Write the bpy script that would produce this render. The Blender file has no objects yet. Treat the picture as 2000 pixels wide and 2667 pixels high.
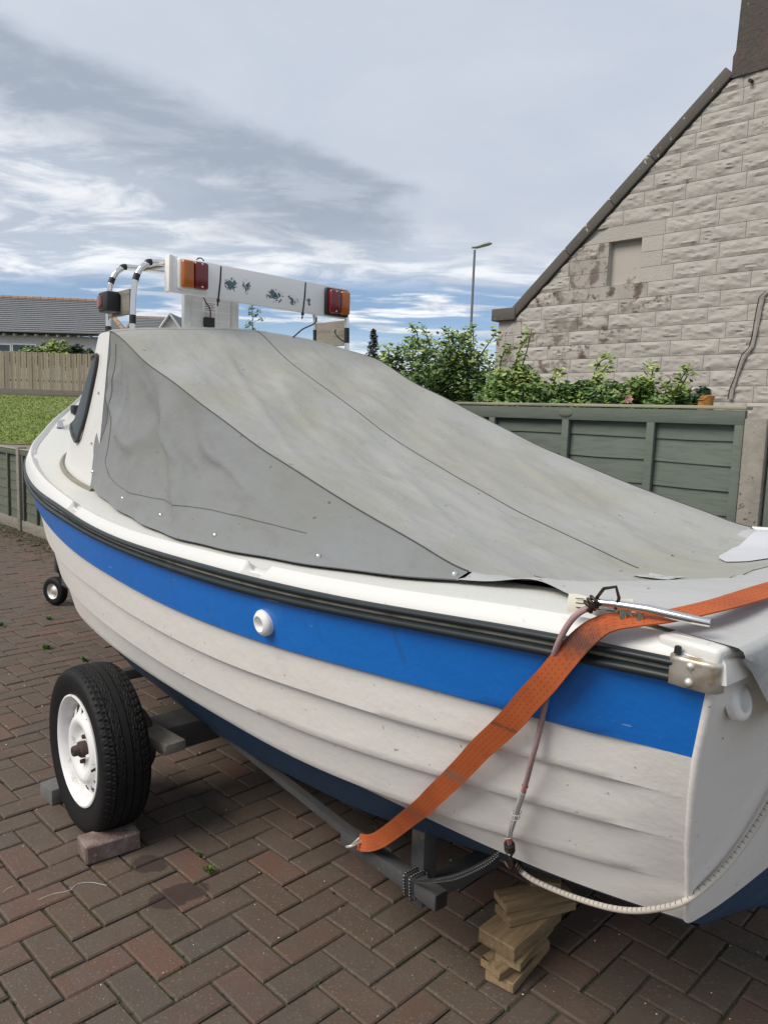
import bpy, bmesh, math, random
import numpy as np
from mathutils import Matrix, Vector, noise as mnoise

# ------------------------------------------------------------------ camera, light, exposure
scene = bpy.context.scene
rad = math.radians
PITCH, ROLL, CAMH = rad(7.199), rad(-1.966), 1.548
_f = np.array([0, math.cos(PITCH), -math.sin(PITCH)])
_r = np.array([1.0, 0, 0]); _d = np.cross(_f, _r)
CR = np.array([math.cos(ROLL)*_r + math.sin(ROLL)*_d, -math.sin(ROLL)*_r + math.cos(ROLL)*_d, _f])
CC = np.array([0, 0, CAMH])
cam = bpy.data.cameras.new('camera'); camo = bpy.data.objects.new('camera', cam)
scene.collection.objects.link(camo); scene.camera = camo
cam.sensor_fit = 'HORIZONTAL'; cam.sensor_width = 36; cam.lens = 36.0
cam.clip_start = 0.05; cam.clip_end = 3000
mw = Matrix.Identity(4)
for i in range(3):
    mw[i][0] = CR[0][i]; mw[i][1] = -CR[1][i]; mw[i][2] = -CR[2][i]; mw[i][3] = CC[i]
camo.matrix_world = mw

SUN_EL, SUN_AZ = rad(46), rad(-120)      # azimuth measured from +Y towards +X
world = bpy.data.worlds.new('World'); scene.world = world; world.use_nodes = True
sun = bpy.data.lights.new('sun', 'SUN'); sun.energy = 2.0; sun.angle = rad(34); sun.color = (1.0, .925, .825)
suno = bpy.data.objects.new('sun', sun); scene.collection.objects.link(suno)
sd = Vector((math.cos(SUN_EL)*math.sin(SUN_AZ), math.cos(SUN_EL)*math.cos(SUN_AZ), math.sin(SUN_EL)))
suno.rotation_euler = sd.to_track_quat('Z', 'Y').to_euler(); suno.location = (0, 0, 12)
vs = scene.view_settings
vs.view_transform = 'Standard'; vs.look = 'None'; vs.gamma = 1; vs.exposure = 0.70
vs.use_curve_mapping = False

class NT:
    """small helper to build node trees"""
    def __init__(s, nt): s.nt = nt; nt.nodes.clear()
    def n(s, t, **k):
        nd = s.nt.nodes.new(t)
        for a, v in k.items():
            if a.startswith('i_'):
                nd.inputs[a[2:].replace('_', ' ')].default_value = v
            else: setattr(nd, a, v)
        return nd
    def l(s, a, b): s.nt.links.new(a, b)
    def put(s, inp, v):
        if hasattr(v, 'is_linked') or hasattr(v, 'links'): s.l(v, inp)
        else: inp.default_value = v
    def m(s, op, a, b=None, c=None):
        nd = s.n('ShaderNodeMath', operation=op)
        for i, v in enumerate((a, b, c)):
            if v is not None: s.put(nd.inputs[i], v)
        return nd.outputs[0]
    def sm(s, x, lo, hi):
        nd = s.n('ShaderNodeMapRange', interpolation_type='SMOOTHSTEP'); s.put(nd.inputs[0], x)
        nd.inputs[1].default_value = lo; nd.inputs[2].default_value = hi; return nd.outputs[0]
    def mix(s, f, a, b, mode='MIX'):
        nd = s.n('ShaderNodeMix', data_type='RGBA', blend_type=mode); s.put(nd.inputs[0], f)
        for i, v in ((6, a), (7, b)):
            if isinstance(v, tuple): nd.inputs[i].default_value = (v[0], v[1], v[2], 1)
            else: s.l(v, nd.inputs[i])
        return nd.outputs[2]
    def noise(s, vec, scale, detail=4, rough=.55, dist=0):
        nd = s.n('ShaderNodeTexNoise'); s.l(vec, nd.inputs['Vector'])
        nd.inputs['Scale'].default_value = scale; nd.inputs['Detail'].default_value = detail
        nd.inputs['Roughness'].default_value = rough; nd.inputs['Distortion'].default_value = dist
        return nd.outputs[0]
    def mapv(s, vec, sc=(1, 1, 1), loc=(0, 0, 0), rot=(0, 0, 0)):
        nd = s.n('ShaderNodeMapping'); s.l(vec, nd.inputs[0])
        nd.inputs['Scale'].default_value = sc; nd.inputs['Location'].default_value = loc
        nd.inputs['Rotation'].default_value = rot; return nd.outputs[0]

# sky: Nishita behind a broken cloud layer
w = NT(world.node_tree)
tc = w.n('ShaderNodeTexCoord'); sp = w.n('ShaderNodeSeparateXYZ'); w.l(tc.outputs['Generated'], sp.inputs[0])
sky = w.n('ShaderNodeTexSky', sky_type='NISHITA'); sky.sun_disc = False
sky.sun_elevation = SUN_EL; sky.sun_rotation = SUN_AZ; sky.air_density = .8; sky.dust_density = 0.0; sky.ozone_density = 4.0
k = w.m('ADD', w.m('MAXIMUM', sp.outputs[2], 0.0), .1)
X = w.m('DIVIDE', sp.outputs[0], k); Y = w.m('DIVIDE', sp.outputs[1], k)
cmb = w.n('ShaderNodeCombineXYZ'); w.l(X, cmb.inputs[0]); w.l(Y, cmb.inputs[1])
P = cmb.outputs[0]
n_big = w.noise(P, 1.5, 7, .55, .3)
n_str = w.noise(w.mapv(P, (1.25, 1.9, 1), rot=(0, 0, rad(24))), 1.9, 9, .62, .5)
n_fine = w.noise(P, 6.0, 6, .6, .2)
n_gap = w.noise(w.mapv(P, (.75, 2.0, 1), loc=(.35, .2, 0)), 1.25, 6, .55, .2)
edge = w.m('MINIMUM', w.m('SUBTRACT', w.m('MULTIPLY', w.m('SUBTRACT', Y, 1.69), 1.03), .84), .08)
dist = w.m('SUBTRACT', edge, X)
dist = w.m('ADD', dist, w.m('MULTIPLY', w.m('SUBTRACT', n_big, .5), .32))
dist = w.m('ADD', dist, w.m('MULTIPLY', w.m('SUBTRACT', n_fine, .5), .22))
bank = w.m('MULTIPLY', w.sm(dist, -.04, .16), w.m('SUBTRACT', 1.0, w.sm(dist, .42, 1.0)))
bank = w.m('MULTIPLY', bank, w.m('SUBTRACT', 1.0, w.sm(Y, 3.0, 3.9)))
left = w.sm(dist, .0, .5)
streak = w.sm(n_str, .44, .66)
base_c = w.mix(w.sm(n_big, .3, .75), (.43, .475, .555), (.49, .53, .60))
left_c = w.mix(streak, (.39, .44, .52), (.68, .70, .735))
c1 = w.mix(left, base_c, left_c)
c2 = w.mix(w.m('MULTIPLY', bank, .92), c1, w.mix(streak, (.285, .33, .40), (.36, .405, .475)))
lowc = w.mix(w.sm(n_str, .4, .62), (.42, .48, .57), (.78, .80, .82))
c3 = w.mix(w.m('MULTIPLY', w.sm(w.m('ADD', Y, w.m('MULTIPLY', n_big, .8)), 3.2, 4.1), .92), c2, lowc)
gap = w.m('MULTIPLY', w.sm(n_gap, .42, .50), w.m('MULTIPLY', w.sm(Y, 3.45, 3.95), w.m('SUBTRACT', 1.0, w.m('MULTIPLY', w.sm(Y, 4.9, 5.8), .85))))
gap = w.m('MULTIPLY', gap, .9)
bg1 = w.n('ShaderNodeBackground'); w.l(sky.outputs[0], bg1.inputs[0]); bg1.inputs[1].default_value = .065
bg2 = w.n('ShaderNodeBackground'); w.l(c3, bg2.inputs[0]); bg2.inputs[1].default_value = .80
mx = w.n('ShaderNodeMixShader'); w.l(gap, mx.inputs[0]); w.l(bg2.outputs[0], mx.inputs[1]); w.l(bg1.outputs[0], mx.inputs[2])
wo = w.n('ShaderNodeOutputWorld'); w.l(mx.outputs[0], wo.inputs[0])

# ------------------------------------------------------------------ helpers
COL = scene.collection
rng = random.Random(7)
def ray(u, v):
    return CR.T @ np.array([(u-1000)/2000., (v-1333.5)/2000., 1.0])
def at(u, v, y):
    d = ray(u, v); return CC + d*(y/d[1])
def gnd(u, v, z=0.0):
    d = ray(u, v); return CC + d*((z-CAMH)/d[2])
def proj(p):
    c = CR @ (np.asarray(p, float)-CC)
    return (1000+2000*c[0]/c[2], 1333.5+2000*c[1]/c[2], c[2])
def onplane(u, v, p0, n):
    d = ray(u, v); return CC + d*(np.dot(n, p0-CC)/np.dot(n, d))

def mesh(name, verts, faces, mats=None, smooth=True, angle=40, midx=None, uv=None):
    me = bpy.data.meshes.new(name); me.from_pydata([tuple(map(float, v)) for v in verts], [], faces)
    if mats is not None:
        for m_ in (mats if isinstance(mats, (list, tuple)) else [mats]): me.materials.append(m_)
    if midx is not None: me.polygons.foreach_set('material_index', midx)
    if uv is not None:
        ul = me.uv_layers.new(name='UVMap')
        for lp in me.loops: ul.data[lp.index].uv = uv[lp.vertex_index]
    me.update()
    if smooth:
        me.polygons.foreach_set('use_smooth', [True]*len(me.polygons))
        me.set_sharp_from_angle(angle=rad(angle))
    return me
def link(name, data, parent=None, loc=None, rotz=None, kind=None):
    o = bpy.data.objects.new(name, data); COL.objects.link(o)
    if parent is not None: o.parent = parent
    if loc is not None: o.location = tuple(map(float, loc))
    if rotz is not None: o.rotation_euler[2] = rotz
    if kind: o['kind'] = kind
    return o
def thing(name, label, cat, loc=(0, 0, 0), rotz=0, group=None, data=None):
    o = link(name, data, None, loc, rotz); o['label'] = label; o['category'] = cat
    if group: o['group'] = group
    return o
def fixn(me):
    bm = bmesh.new(); bm.from_mesh(me); bmesh.ops.recalc_face_normals(bm, faces=bm.faces); bm.to_mesh(me); bm.free(); return me

class G:
    """geometry collector"""
    def __init__(s): s.v = []; s.f = []; s.uv = []
    def add(s, v, f, uv=None):
        o = len(s.v); s.v += [tuple(map(float, p)) for p in v]; s.f += [tuple(i+o for i in q) for q in f]
        s.uv += uv if uv else [(0, 0)]*len(v)
        return s
    def grid(s, rows, closed_u=False, closed_v=False, uv=None):
        R = len(rows); Cn = len(rows[0]); f = []
        for i in range(R if closed_v else R-1):
            for j in range(Cn if closed_u else Cn-1):
                a, b = i*Cn+j, i*Cn+(j+1) % Cn; i2 = (i+1) % R
                f.append((a, b, i2*Cn+(j+1) % Cn, i2*Cn+j))
        return s.add([p for r in rows for p in r], f, uv)
    def box(s, c, d, rot=None, bev=0.0):
        x, y, z = d[0]/2, d[1]/2, d[2]/2
        if bev <= 0:
            v = [(sx*x, sy*y, sz*z) for sx in (-1, 1) for sy in (-1, 1) for sz in (-1, 1)]
            f = [(0, 1, 3, 2), (4, 6, 7, 5), (0, 4, 5, 1), (2, 3, 7, 6), (0, 2, 6, 4), (1, 5, 7, 3)]
        else:
            bm = bmesh.new(); bmesh.ops.create_cube(bm, size=1.0)
            for vv in bm.verts: vv.co = Vector((vv.co.x*d[0], vv.co.y*d[1], vv.co.z*d[2]))
            bmesh.ops.bevel(bm, geom=bm.edges[:], offset=bev, segments=2, affect='EDGES', profile=.5)
            bm.verts.ensure_lookup_table(); v = [tuple(q.co) for q in bm.verts]; f = [tuple(q.index for q in fc.verts) for fc in bm.faces]; bm.free()
        if rot is not None: v = [tuple(rot @ Vector(p)) for p in v]
        return s.add([(p[0]+c[0], p[1]+c[1], p[2]+c[2]) for p in v], f)
    def tube(s, pts, r, n=10, cap=True, closed=False):
        pts = [np.array(p, float) for p in pts]; m_ = len(pts); rows = []
        up = None
        for i in range(m_):
            if closed: t = pts[(i+1) % m_]-pts[i-1]
            else: t = pts[min(i+1, m_-1)]-pts[max(i-1, 0)]
            t = t/(np.linalg.norm(t)+1e-12)
            if up is None:
                up = np.array([0, 0, 1.0]) if abs(t[2]) < .9 else np.array([1.0, 0, 0])
            x = np.cross(t, up); x /= np.linalg.norm(x); up = np.cross(x, t)
            rr = r[i] if hasattr(r, '__len__') else r
            rows.append([pts[i]+rr*(math.cos(2*math.pi*j/n)*x+math.sin(2*math.pi*j/n)*up) for j in range(n)])
        o = len(s.v)
        s.grid(rows, closed_u=True, closed_v=closed)
        if cap and not closed:
            s.f.append(tuple(o+j for j in range(n))[::-1]); s.f.append(tuple(o+(m_-1)*n+j for j in range(n)))
        return s
    def lathe(s, prof, n=32, axis='z', c=(0, 0, 0)):
        rows = []
        for (r, h) in prof:
            row = []
            for j in range(n):
                a = 2*math.pi*j/n; p = (r*math.cos(a), r*math.sin(a), h)
                if axis == 'y': p = (p[0], h, p[1])
                if axis == 'x': p = (h, p[0], p[1])
                row.append((p[0]+c[0], p[1]+c[1], p[2]+c[2]))
            rows.append(row)
        return s.grid(rows, closed_u=True)
    def me(s, name, mat, smooth=True, angle=40, fix=True, uv=False):
        m_ = mesh(name, s.v, s.f, mat, False, angle, None, s.uv if uv else None)
        if fix: fixn(m_)
        if smooth:
            m_.polygons.foreach_set('use_smooth', [True]*len(m_.polygons)); m_.set_sharp_from_angle(angle=rad(angle))
        return m_
def part(name, g, mat, parent, smooth=True, angle=40, fix=True, uv=False, kind=None):
    return link(name, g.me(name, mat, smooth, angle, fix, uv), parent, kind=kind)

def cspline(xs, ys):
    xs = np.array(xs, float); ys = np.array(ys, float); n = len(xs); h = np.diff(xs)
    A = np.zeros((n, n)); r = np.zeros(n); A[0, 0] = A[-1, -1] = 1
    for i in range(1, n-1):
        A[i, i-1] = h[i-1]; A[i, i] = 2*(h[i-1]+h[i]); A[i, i+1] = h[i]
        r[i] = 6*((ys[i+1]-ys[i])/h[i]-(ys[i]-ys[i-1])/h[i-1])
    Mm = np.linalg.solve(A, r)
    def f(x):
        x = float(x); x = min(max(x, xs[0]), xs[-1])
        i = int(np.clip(np.searchsorted(xs, x)-1, 0, n-2)); t = x-xs[i]; hh = h[i]
        b = (ys[i+1]-ys[i])/hh-hh*(2*Mm[i]+Mm[i+1])/6
        return float(ys[i]+b*t+Mm[i]/2*t*t+(Mm[i+1]-Mm[i])/(6*hh)*t**3)
    return f
def lerp(a, b, t): return a+(b-a)*t
def ss(x, lo, hi):
    t = min(max((x-lo)/(hi-lo), 0), 1); return t*t*(3-2*t)
def catmull(pts, n=8):
    pts = [np.array(p, float) for p in pts]; out = []
    for i in range(len(pts)-1):
        p0 = pts[max(i-1, 0)]; p1 = pts[i]; p2 = pts[i+1]; p3 = pts[min(i+2, len(pts)-1)]
        for j in range(n):
            t = j/n; out.append(.5*((2*p1)+(-p0+p2)*t+(2*p0-5*p1+4*p2-p3)*t*t+(-p0+3*p1-3*p2+p3)*t**3))
    out.append(pts[-1]); return out

# ------------------------------------------------------------------ materials
def mat(name, col, rough=.5, metal=0.0, layers=(), bump=(), coord='Object', coat=0.0, rough_var=0.0, rnd=0.0, spec=None, trans=0.0):
    """layers: (scale, lo, hi, colour, strength[, stretch]) noise masks; bump: (scale, strength, distance[, stretch])"""
    m_ = bpy.data.materials.new(name); m_.use_nodes = True; t = NT(m_.node_tree)
    out = t.n('ShaderNodeOutputMaterial'); b = t.n('ShaderNodeBsdfPrincipled'); t.l(b.outputs[0], out.inputs[0])
    tcn = t.n('ShaderNodeTexCoord'); vec = tcn.outputs[coord]
    if coord == 'World':
        vec = None
    c = None
    rgb = t.n('ShaderNodeRGB'); rgb.outputs[0].default_value = (*col, 1); c = rgb.outputs[0]
    if rnd:
        oi = t.n('ShaderNodeObjectInfo'); gi = t.n('ShaderNodeNewGeometry')
        rv = t.m('FRACT', t.m('ADD', t.m('MULTIPLY', oi.outputs['Random'], 7.31), t.m('MULTIPLY', gi.outputs['Random Per Island'], 3.7)))
        hsv = t.n('ShaderNodeHueSaturation'); t.l(c, hsv.inputs['Color'])
        t.l(t.m('ADD', 1-rnd, t.m('MULTIPLY', rv, 2*rnd)), hsv.inputs['Value']); c = hsv.outputs[0]
    for L in layers:
        sc, lo, hi, lc, st = L[:5]; v2 = t.mapv(vec, L[5], loc=(sc*.13, sc*.37, sc*.71)) if len(L) > 5 else t.mapv(vec, loc=(sc*.13, sc*.37, sc*.71))
        nz = t.noise(v2, sc, 6, .6, .2)
        c = t.mix(t.m('MULTIPLY', t.sm(nz, lo, hi), st), c, lc)
    t.l(c, b.inputs['Base Color'])
    b.inputs['Metallic'].default_value = metal; b.inputs['Roughness'].default_value = rough
    if rough_var:
        nz = t.noise(vec, 9, 5, .6); t.l(t.m('ADD', rough-rough_var/2, t.m('MULTIPLY', nz, rough_var)), b.inputs['Roughness'])
    if coat: b.inputs['Coat Weight'].default_value = coat; b.inputs['Coat Roughness'].default_value = .15
    if spec is not None: b.inputs['Specular IOR Level'].default_value = spec
    if trans: b.inputs['Transmission Weight'].default_value = trans
    last = None
    for Bp in bump:
        v2 = t.mapv(vec, Bp[3]) if len(Bp) > 3 else vec
        nz = t.noise(v2, Bp[0], 5, .6)
        bn = t.n('ShaderNodeBump'); bn.inputs['Strength'].default_value = Bp[1]; bn.inputs['Distance'].default_value = Bp[2]
        t.l(nz, bn.inputs['Height'])
        if last is not None: t.l(last, bn.inputs['Normal'])
        last = bn.outputs[0]
    if last is not None: t.l(last, b.inputs['Normal'])
    m_['_'] = 1
    return m_
def nodes_of(m_):
    t = NT.__new__(NT); t.nt = m_.node_tree
    return t, next(n for n in m_.node_tree.nodes if n.type == 'BSDF_PRINCIPLED')

MT = {}
MT['white_hull'] = mat('hull_white_paint', (.87, .85, .81), .38, layers=[(3, .55, .85, (.76, .73, .67), .4), (26, .66, .74, (.60, .57, .50), .35), (48, .69, .705, (.14, .12, .10), .8), (.9, .45, .7, (.87, .86, .84), .6)], bump=[(60, .2, .002), (6, .22, .02), (18, .12, .006)], coat=.2)
MT['white_gel'] = mat('white_gelcoat', (.66, .655, .63), .42, layers=[(6, .5, .8, (.62, .60, .54), .45), (40, .62, .72, (.40, .36, .28), .35)], bump=[(45, .15, .002), (5, .1, .008)], coat=.1)
MT['deck'] = mat('nonslip_deck', (.58, .58, .55), .75, layers=[(5, .45, .75, (.60, .59, .52), .5), (160, .58, .66, (.50, .47, .38), .55), (30, .60, .75, (.45, .43, .30), .4)], bump=[(260, .6, .003)])
MT['blue'] = mat('blue_hull_paint', (.004, .165, .60), .36, layers=[(2.2, .4, .75, (.004, .13, .52), .5), (110, .68, .73, (.25, .35, .50), .4), (14, .6, .8, (.01, .19, .58), .4), (9, .60, .72, (.02, .10, .34), .45, (2, 2, .25)), (30, .70, .74, (.5, .55, .6), .5, (.4, 1, 3))], bump=[(80, .2, .002), (5, .25, .02), (16, .12, .008)], coat=.2, rough_var=.25)
MT['navy'] = mat('navy_antifouling', (.010, .042, .095), .68, layers=[(18, .5, .75, (.03, .09, .18), .6, (1, .2, 5)), (60, .62, .7, (.08, .15, .24), .5, (6, .3, 1)), (3, .5, .8, (.008, .03, .08), .7)], bump=[(50, .2, .002)])
MT['rubber'] = mat('black_rubber_rail', (.013, .019, .021), .42, layers=[(9, .5, .8, (.05, .05, .05), .5)], bump=[(40, .1, .002)])
MT['gap'] = mat('rail_channel', (.30, .28, .24), .7, layers=[(7, .45, .7, (.09, .09, .05), .8, (1, 3, 1))])
MT['steel'] = mat('stainless_steel', (.70, .68, .63), .42, .65, layers=[(14, .58, .78, (.34, .25, .16), .6)], rough_var=.2, bump=[(20, .05, .002)])
MT['chrome'] = mat('polished_tube', (.72, .71, .69), .14, 1.0, layers=[(25, .6, .75, (.35, .30, .24), .4)], rough_var=.12)
MT['galv'] = mat('galvanised_steel', (.055, .055, .054), .8, .0, layers=[(10, .45, .7, (.035, .035, .035), .7), (45, .62, .72, (.14, .138, .13), .5), (8, .68, .78, (.22, .12, .06), .5)], bump=[(60, .2, .002)])
MT['rust'] = mat('rusty_steel', (.075, .05, .04), .85, .2, layers=[(20, .4, .7, (.035, .025, .02), .8)], bump=[(60, .4, .003)])
MT['tyre'] = mat('tyre_rubber', (.009, .0092, .0096), .62, layers=[(12, .55, .85, (.024, .0235, .023), .6), (70, .72, .76, (.25, .24, .22), .5)], bump=[(90, .2, .001)], spec=.25)
MT['rim'] = mat('white_painted_wheel', (.74, .74, .73), .45, layers=[(14, .60, .68, (.34, .33, .31), .5), (50, .68, .73, (.07, .05, .04), .7)], bump=[(20, .3, .003)])
MT['black'] = mat('black_plastic', (.012, .012, .013), .45)
MT['tape'] = mat('black_tape', (.014, .014, .015), .6, bump=[(60, .2, .001)])
MT['white_plastic'] = mat('white_plastic', (.80, .79, .76), .4, layers=[(20, .55, .75, (.6, .57, .5), .5)])
MT['amber'] = mat('amber_lens', (.40, .105, .008), .15, layers=[(5, .4, .7, (.26, .06, .008), .6)], bump=[(160, .35, .002)], coat=.4)
MT['red'] = mat('red_lens', (.15, .004, .009), .15, layers=[(5, .4, .7, (.12, .004, .008), .6)], bump=[(160, .35, .002)], coat=.4)
MT['glass'] = mat('tinted_window', (.050, .062, .072), .32, spec=.03)
MT['seal'] = mat('window_rubber', (.05, .05, .05), .55)
MT['wood_grey'] = mat('weathered_timber', (.22, .20, .165), .85, layers=[(5, .45, .7, (.12, .105, .085), .7, (1, 7, 7)), (9, .55, .75, (.30, .28, .24), .5, (1, 9, 9))], bump=[(14, .4, .004, (1, 10, 10))], rnd=.12)
MT['wood_new'] = mat('pale_pine', (.25, .175, .095), .75, layers=[(6, .4, .7, (.14, .095, .05), .8, (1.2, 12, 12)), (3, .55, .75, (.14, .09, .045), .7), (40, .6, .72, (.5, .37, .2), .4)], bump=[(16, .3, .003, (1, 10, 10))], rnd=.15)  # pine colours darkened to carry the shade under the stern
MT['fence_green'] = mat('green_stained_timber', (.115, .137, .112), .82, layers=[(7, .42, .7, (.085, .104, .082), .75, (1, 9, 9)), (3.5, .5, .75, (.14, .165, .135), .6, (1, 5, 5)), (30, .66, .74, (.19, .21, .17), .4, (1, 8, 8))], bump=[(16, .35, .004, (1, 10, 10))], rnd=.13)
MT['fence_green2'] = mat('faded_green_timber', (.105, .118, .088), .85, layers=[(7, .42, .7, (.06, .068, .05), .75, (1, 9, 9)), (3.5, .5, .75, (.15, .15, .115), .6, (1, 5, 5))], bump=[(16, .35, .004, (1, 10, 10))], rnd=.14)
MT['fence_brown'] = mat('brown_fence_board', (.33, .275, .205), .85, layers=[(5, .42, .7, (.22, .18, .13), .7, (8, 8, 1)), (2, .5, .75, (.26, .215, .16), .5)], rnd=.22)
MT['concrete'] = mat('concrete_post', (.255, .235, .20), .9, layers=[(9, .42, .7, (.17, .155, .13), .7), (45, .62, .68, (.05, .045, .04), .85), (70, .6, .7, (.36, .34, .30), .4)], bump=[(45, .6, .006), (120, .3, .002)])
MT['block'] = mat('painted_stone_block', (.395, .368, .336), .88, layers=[(3, .45, .7, (.35, .325, .295), .6), (12, .66, .74, (.10, .075, .055), .75), (.9, .68, .78, (.12, .08, .055), .8), (60, .6, .75, (.30, .28, .25), .5)], bump=[(18, .5, .016, (1, 1, 2)), (60, .35, .004)], rnd=.05)
MT['stain_block'] = mat('stained_stone_block', (.375, .348, .316), .9, layers=[(4.0, .50, .60, (.10, .066, .048), .9), (11, .55, .66, (.055, .045, .038), .85), (2, .4, .7, (.27, .25, .22), .6)], bump=[(30, .4, .006)], rnd=.06)
MT['mortar'] = mat('wall_mortar', (.42, .385, .345), .95, layers=[(3.2, .60, .66, (.06, .05, .04), .9), (2, .4, .7, (.38, .35, .32), .5)], bump=[(40, .3, .004)])
MT['coping'] = mat('dark_coping_stone', (.095, .086, .072), .9, layers=[(5, .4, .7, (.10, .095, .085), .6), (7, .65, .665, (.42, .42, .38), .85), (30, .6, .72, (.04, .036, .032), .6)], bump=[(35, .4, .006)])
MT['chimney'] = mat('dark_chimney_render', (.075, .063, .055), .92, layers=[(2.2, .5, .62, (.115, .075, .068), .8), (11, .66, .72, (.30, .285, .26), .7), (30, .5, .7, (.045, .04, .036), .7)], bump=[(18, .8, .02), (60, .4, .006)])
MT['slate'] = mat('slate_roof', (.17, .178, .19), .75, layers=[(2, .4, .7, (.21, .215, .22), .6), (12, .5, .7, (.09, .095, .10), .6, (1, 3, 3))])
MT['ridge'] = mat('terracotta_ridge', (.32, .215, .145), .85, layers=[(3, .4, .7, (.30, .19, .12), .7)], rnd=.15)
MT['wall_white'] = mat('white_render_wall', (.60, .585, .55), .9, layers=[(1.5, .45, .75, (.52, .5, .47), .5)])
MT['pane'] = mat('window_pane', (.05, .07, .09), .08)
MT['grass'] = mat('lawn_grass', (.18, .235, .045), .9, layers=[(.5, .4, .7, (.145, .19, .04), .8), (2.5, .45, .7, (.08, .125, .022), .7), (.8, .66, .76, (.13, .11, .045), .6), (26, .5, .7, (.085, .145, .03), .6)], bump=[(20, 1.0, .06)])
MT['soil'] = mat('soil_ground', (.075, .062, .043), .95, layers=[(.3, .4, .6, (.06, .09, .03), .9), (8, .4, .7, (.045, .037, .027), .6)], bump=[(20, .6, .03)])
MT['asphalt'] = mat('pink_tarmac', (.20, .155, .14), .95, layers=[(1, .4, .7, (.17, .14, .13), .6)])
MT['leaf'] = mat('rose_leaf', (.115, .20, .05), .5, layers=[(2.2, .42, .66, (.155, .25, .06), .8), (5, .55, .7, (.07, .14, .035), .7)], rnd=.45)
MT['leaf_young'] = mat('young_rose_leaf', (.26, .34, .07), .5, layers=[(3, .45, .7, (.10, .17, .03), .7)], rnd=.35)
MT['leaf_dark'] = mat('dark_leaf', (.03, .062, .022), .6, rnd=.4)
MT['needle'] = mat('conifer_needles', (.045, .07, .05), .7, rnd=.4)
MT['stem'] = mat('green_brown_stem', (.07, .075, .03), .8)
MT['bark'] = mat('bark', (.09, .07, .05), .9, bump=[(20, .6, .01)])
MT['pink'] = mat('pink_petal', (.75, .34, .36), .6)
MT['weed'] = mat('weed_leaf', (.09, .17, .03), .6, rnd=.35)
MT['moss'] = mat('joint_moss', (.05, .078, .015), .95, rnd=.5)
MT['litter'] = mat('leaf_litter', (.12, .085, .055), .95, rnd=.6)
MT['chip'] = mat('pale_grit', (.55, .50, .43), .9, rnd=.3)
MT['cord_pink'] = mat('pinkish_elastic_cord', (.40, .26, .26), .8, layers=[(60, .45, .65, (.27, .18, .18), .6)], bump=[(300, .5, .002)])
MT['twine'] = mat('grey_twine', (.42, .42, .42), .8)
MT['redthread'] = mat('red_thread', (.5, .05, .05), .8)
MT['orange_pot'] = mat('orange_clay', (.42, .19, .035), .8, layers=[(10, .45, .65, (.17, .09, .04), .7), (20, .66, .7, (.6, .57, .5), .8)], bump=[(20, .5, .01)])
MT['post_grey'] = mat('lamp_post_grey', (.17, .175, .18), .5, .3)
MT['lamp_head'] = mat('lamp_head_grey', (.40, .41, .40), .5)
MT['brick_red'] = mat('old_red_brick', (.17, .115, .10), .9, layers=[(14, .45, .66, (.27, .225, .205), .8), (5, .5, .7, (.085, .048, .045), .7), (40, .63, .7, (.4, .36, .33), .6)], bump=[(45, .9, .008), (120, .5, .003)])
MT['block_grey'] = mat('grey_chock', (.14, .14, .13), .9, layers=[(12, .45, .7, (.09, .09, .085), .6)], bump=[(35, .4, .004)])
MT['alu'] = mat('aluminium_frame', (.68, .68, .66), .38, .7)
MT['thread_white'] = mat('white_thread', (.62, .60, .56), .8)
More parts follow.
